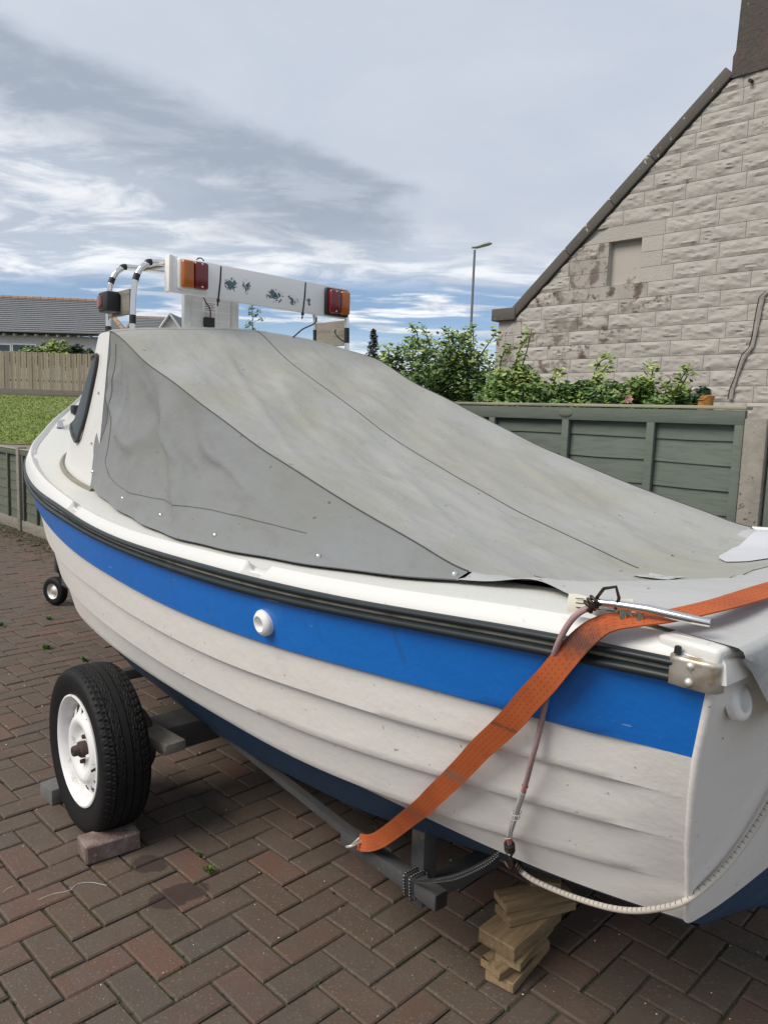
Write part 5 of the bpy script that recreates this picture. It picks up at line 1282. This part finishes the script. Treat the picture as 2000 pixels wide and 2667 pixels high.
lbp = part('rating_label', G().box((pu-.0045, pc_+.005, 2.035), (.003, .078, .05)), MT['white_plastic'], sp_, False)
for i in range(5): part('print_line', G().box((pu-.0065, pc_+.005+.004*(i % 2), 2.052-.008*i), (.001, .058-.012*(i % 2), .002)), DK, lbp, False)

# ------------------------------------------------------------------ trailer
trl = bthing('boat_trailer', 'galvanised boat trailer with white painted wheels under the boat', 'trailer')
WR, WW, WZ = .303, .168, .303
def tread(th, x):
    """groove depth at angle th, lateral position x (-1..1)"""
    d = 0.0
    if abs(abs(x)-.16) < .022 or abs(abs(x)-.52) < .022: d = .006
    ax = abs(x)
    n_ = 64
    if ax > .56:
        k_ = (th*n_/(2*math.pi)+ax*1.3) % 1.0
        if k_ < .24: d = max(d, .0055)
        elif abs(k_-.62) < .06: d = max(d, .0025)
    elif ax > .20:
        k_ = (th*44/(2*math.pi)+(ax-.2)*2.2*(1 if x > 0 else -1)) % 1.0
        if k_ < .14: d = max(d, .005)
        elif abs(k_-.57) < .05: d = max(d, .0025)
    return d
def wheel(parent, wc, sg):
    root = link('wheel', None, parent, (.03, wc, WZ)); root.rotation_euler = (0, rad(17), 0)
    # tyre
    prof = []
    hw = WW/2
    rim_r = .195
    prof += [(rim_r-.006, -hw*.80), (rim_r+.004, -hw*.86), (rim_r+.02, -hw*.90), (.235, -hw*1.0), (.262, -hw*1.03), (.276, -hw*1.01), (.278, -hw*1.0), (.288, -hw*.93)]
    lat_ = list(np.linspace(-.86, .86, 60))
    prof += [(WR-.010*abs(x/.86)**3.2, x*hw) for x in lat_]
    prof += [(.288, hw*.93), (.278, hw*1.0), (.276, hw*1.01), (.262, hw*1.03), (.235, hw*1.0), (rim_r+.02, hw*.90), (rim_r+.004, hw*.86), (rim_r-.006, hw*.80)]
    n_ = 256; rows = []
    for r, y in prof:
        row = []
        for j in range(n_):
            th = 2*math.pi*j/n_; rr_ = r
            if r > .288: rr_ = r-tread(th, y/hw)
            elif r > .2785: rr_ = r-(tread(th, y/hw*1.0)*.5)
            row.append((rr_*math.cos(th), y, rr_*math.sin(th)))
        rows.append(row)
    # flat spot where it stands on the ground (rotated with the wheel)
    gt = G().grid(rows, closed_u=True); nv = []
    rot = Matrix.Rotation(rad(17), 3, 'Y'); inv = rot.inverted()
    for v_ in gt.v:
        q = rot @ Vector(v_)
        if q.z < -.288: q.z = -.288-(q.z+.288)*-.6 if False else max(q.z, -WZ+.001+(0)); q.y *= 1.0
        bul = ss(-q.z, .20, .30); q.y *= 1+.05*bul
        nv.append(tuple(inv @ q))
    gt.v = nv
    part('tyre', gt, MT['tyre'], root, True, 35)
    s = sg
    # steel rim: barrel, disc, holes
    prof = [(.199, .070*s), (.203, .073*s), (.203, .078*s), (.197, .080*s), (.190, .074*s), (.182, .062*s), (.176, .040*s), (.170, .010*s), (.168, -.03*s), (.180, -.06*s), (.199, -.074*s)]
    part('rim', G().lathe(prof, 72, 'y'), MT['rim'], root, True, 40)
    g = G(); N_ = 144; hole_n = 16; rows = []
    rs = [(.170, .020), (.164, .032), (.158, .040), (.150, .044), (.142, .047), (.134, .050), (.128, .054), (.120, .062), (.112, .067), (.10, .067), (.085, .058), (.070, .048), (.060, .044), (.048, .044), (.034, .044), (.0, .044)]
    for r, y in rs: rows.append([(r*math.cos(2*math.pi*j/N_), y*s, r*math.sin(2*math.pi*j/N_)) for j in range(N_)])
    o0 = len(g.v); g.v += [tuple(p) for r in rows for p in r]; g.uv += [(0, 0)]*(len(rows)*N_)
    per = N_/hole_n
    for i in range(len(rows)-1):
        for j in range(N_):
            x_ = ((j+.5) % per)/per-.5; rm = (rs[i][0]+rs[i+1][0])/2
            if (x_/.27)**2+((rm-.1475)/.0165)**2 < 1: continue
            g.f.append((i*N_+j, i*N_+(j+1) % N_, (i+1)*N_+(j+1) % N_, (i+1)*N_+j))
    part('wheel_disc', g, MT['rim'], root, True, 50)
    part('backing_drum', G().lathe([(.0, -.02*s), (.15, -.02*s), (.16, -.05*s)], 48, 'y'), MT['black'], root)
    hb = part('hub', G().lathe([(.030, .04*s), (.030, .062*s), (.026, .068*s), (.020, .070*s), (.019, .088*s), (.016, .092*s), (.007, .092*s), (.007, .086*s), (0, .086*s)], 28, 'y'), MT['rust'], root)
    for a in range(4):
        th = a*math.pi/2+.5; part('wheel_nut', G().lathe([(.0, .060*s), (.0075, .060*s), (.009, .055*s), (.009, .04*s)], 6, 'y', (.052*math.cos(th), 0, .052*math.sin(th))), MT['rust'] if a % 2 else MT['rim'], root)
    th = rad(200)
    part('valve', G().tube([(.150*math.cos(th), .03*s, .150*math.sin(th)), (.160*math.cos(th), .060*s, .160*math.sin(th)), (.172*math.cos(th), .085*s, .172*math.sin(th))], [.006, .006, .0045], 8), MT['black'], root)
    return root
wheel(trl, .938, 1); wheel(trl, -.938, -1)
part('axle', G().box((.03, 0, .285), (.07, 1.72, .07), None, .004), MT['galv'], trl, True, 30)
for sg in (1, -1):
    part('suspension_unit', G().box((.03, sg*.60, .285), (.15, .26, .10), None, .01), MT['galv'], trl, True, 30)
    part('swing_arm', G().box((.08, sg*.80, .285), (.16, .035, .055), None, .008), MT['rust'], trl, True, 30)
    part('chassis_rail', G().box((-1.20, sg*.580, .300), (.40, .044, .044), None, .003), MT['galv'], trl, True, 30)
    part('tube_end', G().box((-1.4015, sg*.580, .300), (.003, .040, .040)), MT['black'], trl, False)
    part('angle_iron', G().box((-.44, sg*.548, .306), (1.20, .005, .022), Matrix.Rotation(rad(-3.6*sg), 3, 'Z')).box((-.44, sg*.536, .3165), (1.20, .026, .004), Matrix.Rotation(rad(-3.6*sg), 3, 'Z')), MT['galv'], trl, False)
    part('support_post', G().box((-1.285, sg*.535, .36), (.05, .05, .17), None, .003), MT['galv'], trl, True, 30)
    part('bunk', G().box((-1.285, sg*.50, .450), (.10, .16, .03), Matrix.Rotation(rad(-22*sg) if False else rad(20*sg), 3, 'X'), .004), MT['wood_grey'], trl, True, 30)
part('cross_member', G().box((-1.285, 0, .245), (.05, 1.12, .05), None, .003), MT['galv'], trl, True, 30)
part('cross_member', G().box((.9, 0, .235), (.05, 1.12, .05), None, .003), MT['galv'], trl, True, 30)
part('drawbar', G().box((1.25, 0, .215), (3.9, .06, .06), None, .004), MT['galv'], trl, True, 30)
part('winch_post', G().box((2.93, 0, .60), (.05, .05, .72), None, .004), MT['galv'], trl, True, 30)
rl = part('keel_roller', G().lathe([(.0, -.06), (.05, -.06), (.06, -.05), (.035, 0), (.06, .05), (.05, .06), (0, .06)], 24, 'y', (.55, 0, .235)), MT['black'], trl)
# brake drum and rusty bracket seen behind the wheel
part('brake_drum', G().lathe([(.0, -.04), (.11, -.04), (.12, -.03), (.12, .03), (.10, .04), (0, .04)], 32, 'y', (.03, .80, .29)), MT['rust'], trl)
jw = link('jockey_wheel', None, trl, (3.37, .02, .110)); jw.rotation_euler[2] = rad(22)
part('tyre', G().lathe([(.060, -.032), (.080, -.036), (.098, -.034), (.108, -.022), (.110, 0), (.108, .022), (.098, .034), (.080, .036), (.060, .032)], 40, 'y'), MT['tyre'], jw, True, 60)
part('rim', G().lathe([(.064, .026), (.062, .030), (.052, .026), (.048, .014), (.030, .018), (.022, .026), (.010, .026), (.008, .03), (0, .03)], 36, 'y'), MT['steel'], jw, True, 50)
part('rim', G().lathe([(.064, -.026), (.062, -.030), (.052, -.026), (.048, -.014), (.03, -.018), (0, -.03)], 36, 'y'), MT['steel'], jw, True, 50)
part('fork', G().tube([(0, -.045, 0), (0, -.045, .13), (0, -.02, .15)], .010, 8), MT['galv'], jw)
part('leg', G().tube([(0, -.02, .15), (0, -.02, .40)], .022, 12), MT['galv'], jw)

# loose timber plank on the axle
pk = bthing('timber_plank', 'short weathered plank lying on the axle between tyre and hull', 'plank', None)
part('plank_body', G().box((-.085, .778, .345), (.32, .085, .04), Matrix.Rotation(rad(6), 3, 'Z'), .006), MT['wood_grey'], pk, True, 30)

# ------------------------------------------------------------------ chocks and timber stack
a_, b__ = gnd(228, 2257), gnd(363, 2213); c_ = (a_+b__)/2; yaw = math.atan2(b__[1]-a_[1], b__[0]-a_[0])
g = G().box((0, .048, .033), (.185, .098, .066), None, .005)
for i, v_ in enumerate(g.v): g.v[i] = (v_[0]+rng.gauss(0, .0012), v_[1]+rng.gauss(0, .0012), v_[2])
thing('brick_chock', 'old reddish brick wedged against the front of the trailer tyre', 'brick', (c_[0], c_[1], .001), yaw, None, g.me('brick_chock', MT['brick_red'], True, 30))
a_ = gnd(137, 2082); thing('grey_block_chock', 'dark grey block wedged behind the trailer tyre', 'block', (a_[0]+.05, a_[1]+.05, .001), rad(49), None, G().box((0, 0, .032), (.20, .10, .064), None, .006).me('grey_block_chock', MT['block_grey'], True, 30))
STK0 = gnd(1330, 2600); SD = gnd(1452, 2470)-STK0; SYAW = math.atan2(SD[1], SD[0])
def plank(label, du, dv, z, L, W_, T_, yawd, seed, splint=False):
    r_ = random.Random(seed); g = G().box((0, 0, 0), (L, W_, T_), None, .003)
    g.v = [(x+(r_.gauss(0, .004) if splint and x < 0 else r_.gauss(0, .0008)), y+r_.gauss(0, .0008), zz+r_.gauss(0, .0006)) for x, y, zz in g.v]
    p = STK0+np.array([math.cos(SYAW)*du-math.sin(SYAW)*dv, math.sin(SYAW)*du+math.cos(SYAW)*dv, 0])
    thing('wood_block', label, 'wood block', (p[0], p[1], z+T_/2), SYAW+rad(yawd), 'offcuts stacked under the stern', g.me('wood_block', MT['wood_new'], True, 30))
plank('lowest pale offcut of the wood stack, lying on the paving', .125, .050, .001, .23, .088, .030, 3, 1)
plank('second offcut from the ground in the wood stack, with splintered end', .11, .055, .0315, .21, .078, .028, -8, 2, True)
plank('third offcut from the ground in the wood stack, narrow', .14, .040, .060, .22, .078, .028, 4, 3)
plank('widest thick offcut in the middle of the wood stack', .145, .060, .0885, .25, .120, .042, -3, 4)
plank('thin offcut lying skewed on the thick one in the wood stack', .20, .045, .131, .23, .080, .025, -26, 5)
plank('thin offcut above the skewed one, second from the top of the stack', .21, .060, .1565, .22, .082, .024, -30, 6)
plank('topmost small offcut of the wood stack under the hull', .27, .055, .181, .09, .065, .024, -62, 7)
# ------------------------------------------------------------------ strap, cords, cleat at the stern
def strap_mat():
    m_ = mat('orange_webbing', (.43, .092, .018), .75); t, b = nodes_of(m_); tcn = t.n('ShaderNodeTexCoord'); s_ = t.n('ShaderNodeSeparateXYZ'); t.l(tcn.outputs['UV'], s_.inputs[0])
    v = tcn.outputs['Object']; c = t.mix(t.sm(t.noise(v, 12, 5, .6), .4, .7), (.43, .092, .018), (.35, .07, .015))
    tot = None; fr_ = t.m('FRACT', t.m('MULTIPLY', s_.outputs[1], 1/.0135)); dash = t.m('LESS_THAN', fr_, .42)
    for u0 in (.2, .4, .6, .8):
        k_ = t.m('LESS_THAN', t.m('ABSOLUTE', t.m('SUBTRACT', s_.outputs[0], u0)), .017); tot = k_ if tot is None else t.m('MAXIMUM', tot, k_)
    c = t.mix(t.m('MULTIPLY', t.m('MULTIPLY', tot, dash), .75), c, (.06, .03, .02))
    wv = t.m('ABSOLUTE', t.m('SUBTRACT', t.m('FRACT', t.m('MULTIPLY', s_.outputs[1], 1/.0052)), .5))
    # grime where the strap bears on the gunwale edge, frayed grey band lower down
    for (z0, rz, st, col) in ((1.20, .045, .8, (.045, .03, .025)), (.80, .02, .7, (.16, .11, .08)), (.985, .008, .6, (.06, .04, .03)), (.60, .012, .6, (.16, .11, .07))):
        so = t.n('ShaderNodeSeparateXYZ'); t.l(v, so.inputs[0])
        k_ = t.m('SUBTRACT', 1.0, t.sm(t.m('ADD', t.m('ABSOLUTE', t.m('SUBTRACT', so.outputs[2], z0)), t.m('MULTIPLY', t.m('SUBTRACT', t.noise(v, 40, 5, .7), .5), rz*1.6)), 0, rz))
        c = t.mix(t.m('MULTIPLY', t.m('MULTIPLY', k_, st), t.m('LESS_THAN', so.outputs[2], 1.245)), c, col)
    t.l(c, b.inputs['Base Color'])
    bn = t.n('ShaderNodeBump'); bn.inputs['Strength'].default_value = .5; bn.inputs['Distance'].default_value = .002; t.l(wv, bn.inputs['Height']); t.l(bn.outputs[0], b.inputs['Normal']); return m_
strap = bthing('ratchet_strap', 'orange webbing strap over the stern, running down the hull to the trailer rail', 'strap')
sp3 = [((-2.10, -.905, 1.20), (0, -1, .3)), ((-2.12, -.88, 1.262), (0, -.5, 1)), ((-2.13, -.5, 1.276), (0, 0, 1)), ((-2.14, 0, 1.278), (0, 0, 1)), ((-2.14, .40, 1.276), (0, 0, 1)), ((-2.14, .58, 1.274), (0, 0, 1)), ((-2.138, .72, 1.271), (0, .1, 1)), ((-2.125, .80, 1.266), (0, .2, 1)), ((-2.10, .850, 1.257), (0, .3, 1)), ((-2.07, .882, 1.250), (0, .4, 1)), ((-2.035, .905, 1.240), (.1, .7, .8)),
       ((-2.005, .917, 1.214), (.1, 1, .35)), ((-1.965, .916, 1.165), (0, 1, .1)), ((-1.93, .908, 1.120), (0, 1, 0)), ((-1.878, .892, 1.062), (0, 1, -.15)), ((-1.848, .883, 1.025), (0, 1, -.2)), ((-1.797, .862, .972), (0, 1, -.25)), ((-1.735, .843, .909), (0, 1, -.3)), ((-1.675, .820, .844), (0, 1, -.35)), ((-1.617, .797, .784), (0, 1, -.4)), ((-1.538, .765, .705), (0, 1, -.45)), ((-1.473, .735, .640), (0, 1, -.5)), ((-1.394, .695, .570), (0, 1, -.5)), ((-1.27, .648, .455), (0, 1, -.25)), ((-1.19, .625, .385), (-.1, 1, .1)), ((-1.135, .613, .348), (-.2, 1, .4)), ((-1.095, .610, .332), (-.2, 1, .5))]
pp_ = catmull([p for p, n_ in sp3], 5); nn_ = catmull([n_ for p, n_ in sp3], 5)
rows = []; uvs = []; acc = 0.0; hwid = .0225
for i, p in enumerate(pp_):
    t_ = pp_[min(i+1, len(pp_)-1)]-pp_[max(i-1, 0)]; t_ /= np.linalg.norm(t_); n_ = nn_[i]-t_*np.dot(nn_[i], t_); n_ /= np.linalg.norm(n_); b_ = np.cross(t_, n_)
    if i: acc += np.linalg.norm(p-pp_[i-1])
    wv = .0022*math.sin(acc*9)
    rows.append([p+b_*hwid*q+n_*(.0013+wv*q) for q in (-1, -.33, .33, 1)]+[p+b_*hwid*q-n_*(.0013-wv*q) for q in (1, -1)]); uvs += [(q, acc) for q in (0, .333, .667, 1, 1, 0)]
part('webbing', G().grid(rows, closed_u=True, uv=uvs), strap_mat(), strap, True, 50, uv=True)
part('hook', G().tube(catmull([(-1.105, .585, .338), (-1.105, .640, .336), (-1.085, .645, .325), (-1.075, .62, .315), (-1.078, .585, .33), (-1.105, .585, .338)], 6), .004, 8), MT['steel'], strap)
# printed tag sewn to the strap
TAG = mat('yellowed_tag', (.56, .53, .45), .7, layers=[(8, .5, .75, (.36, .30, .2), .6)])
ta, tb, tn = np.array([-1.955, .900, 1.238]), np.array([-2.06, .880, 1.247]), np.array([.01, -.010, .026])
rows = [[lerp(ta, tb, q)+np.array([0, 0, .004*math.sin(q*7)]), lerp(ta, tb, q)+tn*.5+np.array([0, .002, .004*math.sin(q*7)]), lerp(ta, tb, q)+tn+np.array([0, -.004, .003*math.sin(q*7+1)])] for q in np.linspace(0, 1, 9)]
tg = part('printed_tag', G().grid(rows), TAG, strap, True, 60)
g = G()
for i in range(3):
    for q0 in (.15, .42, .62, .8):
        a, b_ = lerp(ta, tb, q0), lerp(ta, tb, q0+.13+.05*(i % 2)); o_ = tn*(.25+.25*i)+np.array([0, .0028, .004])
        g.tube([a+o_, b_+o_], .0008, 4)
part('print_line', g, DK, tg)
# cleat on the gunwale
cl = np.array([-2.085, .878, 1.232])
g = G(); e0, e1 = np.array([-2.0, .908, 1.267]), np.array([-2.168, .850, 1.262]); dcl = (e1-e0)/np.linalg.norm(e1-e0)
g.tube([e0, lerp(e0, e1, .2)+np.array([0, 0, .003]), lerp(e0, e1, .5)+np.array([0, 0, .004]), lerp(e0, e1, .85)+np.array([0, 0, .001]), e1], [.0045, .0065, .0075, .0075, .0065], 12)
for s in (.30, .44): g.tube([lerp(e0, e1, s), lerp(e0, e1, s)-np.array([0, 0, .022])], [.005, .006], 10)
part('mooring_cleat', g, MT['chrome'], boat, True, 50)
# elastic cord with wire hooks
def coil(c, axis, r, pitch, turns, n_=14):
    axis = np.array(axis, float); axis /= np.linalg.norm(axis); x = np.cross(axis, [0, 0, 1.0]); x = x if np.linalg.norm(x) > .1 else np.cross(axis, [1.0, 0, 0]); x /= np.linalg.norm(x); y = np.cross(axis, x)
    return [np.array(c)+axis*pitch*k_/n_+r*(math.cos(2*math.pi*k_/n_)*x+math.sin(2*math.pi*k_/n_)*y) for k_ in range(int(turns*n_)+1)]
WIRE = mat('dark_hook_wire', (.045, .032, .026), .5, .6, layers=[(30, .5, .7, (.09, .05, .03), .6)])
cord = bthing('elastic_cord', 'pinkish elastic cord hooked on the cleat and stretched down over the hull', 'cord')
cpts = [(-2.012, .905, 1.262), (-1.995, .922, 1.252), (-1.975, .926, 1.226), (-1.950, .918, 1.180), (-1.926, .892, 1.132), (-1.896, .866, 1.047), (-1.875, .850, .988), (-1.850, .832, .925), (-1.812, .797, .850), (-1.757, .752, .749), (-1.717, .716, .676), (-1.702, .694, .640)]
part('cord', G().tube(catmull(cpts, 5), .0052, 10), MT['cord_pink'], cord)
cv = catmull(cpts, 5)
part('twine_binding', G().tube(cv[41:51], .0064, 8).tube(coil(cv[44], cv[45]-cv[44], .009, .02, 1.6), .001, 5), MT['twine'], cord)
part('loose_twine', G().tube(catmull([cv[44], cv[46]+np.array([-.012, .02, -.004]), cv[49]+np.array([-.016, .014, 0]), cv[51]+np.array([.004, .01, 0])], 5), .0012, 5), MT['twine'], cord)
part('thread_knot', G().tube(coil(cv[40], cv[41]-cv[40], .0058, .002, 1.3), .0008, 5).tube(coil(cv[51], cv[52]-cv[51], .0062, .003, 1.6), .0008, 5), MT['redthread'], cord)
h0 = cv[0]
part('hook', G().tube(coil((-2.000, .915, 1.258), (-.4, -.35, .5), .0095, .0062, 3.5)+[np.array([-2.022, .905, 1.292]), np.array([-2.038, .897, 1.297]), np.array([-2.044, .896, 1.280]), np.array([-2.040, .898, 1.262])], .0028, 7), WIRE, cord)
part('hook', G().tube(coil((-1.704, .698, .645), (.03, -.05, -.1), .0095, .0065, 4)+catmull([(-1.690, .672, .600), (-1.690, .665, .575), (-1.678, .660, .560), (-1.660, .655, .566)], 4), .0028, 7), WIRE, cord)
# pale bungee sagging round the stern corner
def dash_mat(name, base, dashc, period, duty, nrow):
    m_ = mat(name, base, .6); t, b = nodes_of(m_); tcn = t.n('ShaderNodeTexCoord'); s_ = t.n('ShaderNodeSeparateXYZ'); t.l(tcn.outputs['UV'], s_.inputs[0])
    a_ = t.m('LESS_THAN', t.m('FRACT', t.m('MULTIPLY', s_.outputs[1], 1/period)), duty); r_ = t.m('LESS_THAN', t.m('FRACT', t.m('MULTIPLY', s_.outputs[0], nrow)), .45)
    c = t.mix(t.m('MULTIPLY', a_, r_), base, dashc); t.l(t.mix(t.m('MULTIPLY', t.sm(t.noise(tcn.outputs['Object'], 14, 4, .6), .5, .75), .4), c, tuple(x*.6 for x in base)), b.inputs['Base Color'])
    bn = t.n('ShaderNodeBump'); bn.inputs['Strength'].default_value = .25; bn.inputs['Distance'].default_value = .001; t.l(t.noise(tcn.outputs['Object'], 400, 2, .5), bn.inputs['Height']); t.l(bn.outputs[0], b.inputs['Normal']); return m_
def uv_tube(pts, r, n_=12):
    g = G().tube(pts, r, n_, cap=False); acc = 0; uv = []
    for i in range(len(pts)):
        if i: acc += np.linalg.norm(np.array(pts[i])-np.array(pts[i-1]))
        uv += [(j/n_, acc) for j in range(n_)]
    g.uv = uv; return g
bun = bthing('bungee_cord', 'pale bungee cord with dark flecks sagging round the port stern corner', 'cord')
bp = [(-1.648, .622, .548), (-1.665, .605, .528), (-1.70, .600, .520), (-1.775, .604, .532), (-1.85, .618, .556), (-1.915, .628, .580), (-1.966, .632, .604), (-2.016, .638, .638), (-2.062, .640, .676), (-2.088, .610, .708), (-2.104, .556, .742), (-2.118, .512, .786), (-2.132, .482, .836), (-2.146, .458, .894), (-2.17, .435, .98), (-2.20, .42, 1.08), (-2.22, .41, 1.16)]
part('cord', uv_tube(catmull(bp, 7), .0062), dash_mat('pale_bungee_sheath', (.52, .48, .41), (.06, .07, .10), .0125, .14, 2), bun, True, 60, uv=True)
part('hook', G().tube(coil((-1.664, .606, .530), (.3, .35, .4), .0105, .006, 3.5)+catmull([(-1.650, .624, .556), (-1.628, .628, .575), (-1.605, .628, .566), (-1.612, .628, .545), (-1.64, .630, .545), (-1.665, .640, .555)], 4), .003, 7), WIRE, bun)
part('tip', G().tube([(-1.648, .622, .548), (-1.655, .615, .538)], .0075, 8), MT['black'], bun)
# black bungee to the trailer rail
bb = bthing('black_bungee', 'thin black bungee with white flecks tied from the hook to the trailer rail', 'cord')
BM = dash_mat('black_bungee_sheath', (.014, .014, .016), (.45, .45, .45), .0085, .3, 2)
for k_, (dw, dz) in enumerate(((0, 0), (.004, -.009))):
    part('cord', uv_tube(catmull([(-1.622, .632+dw, .562+dz), (-1.585, .634+dw, .520+dz), (-1.50, .630+dw, .445+dz), (-1.42, .622+dw, .388+dz*.6), (-1.35, .612+dw, .342), (-1.315, .609, .328)], 6), .0034, 8), BM, bb, True, 60, uv=True)
for du in (0, .022):
    part('rail_wrap', uv_tube([np.array([-1.315+du+.004*math.sin(a), .580+.031*max(-1, min(1, 1.35*math.cos(a))), .300+.031*max(-1, min(1, 1.35*math.sin(a)))]) for a in np.linspace(0, 2*math.pi, 24)], .0034, 8), BM, bb, True, 60, uv=True)
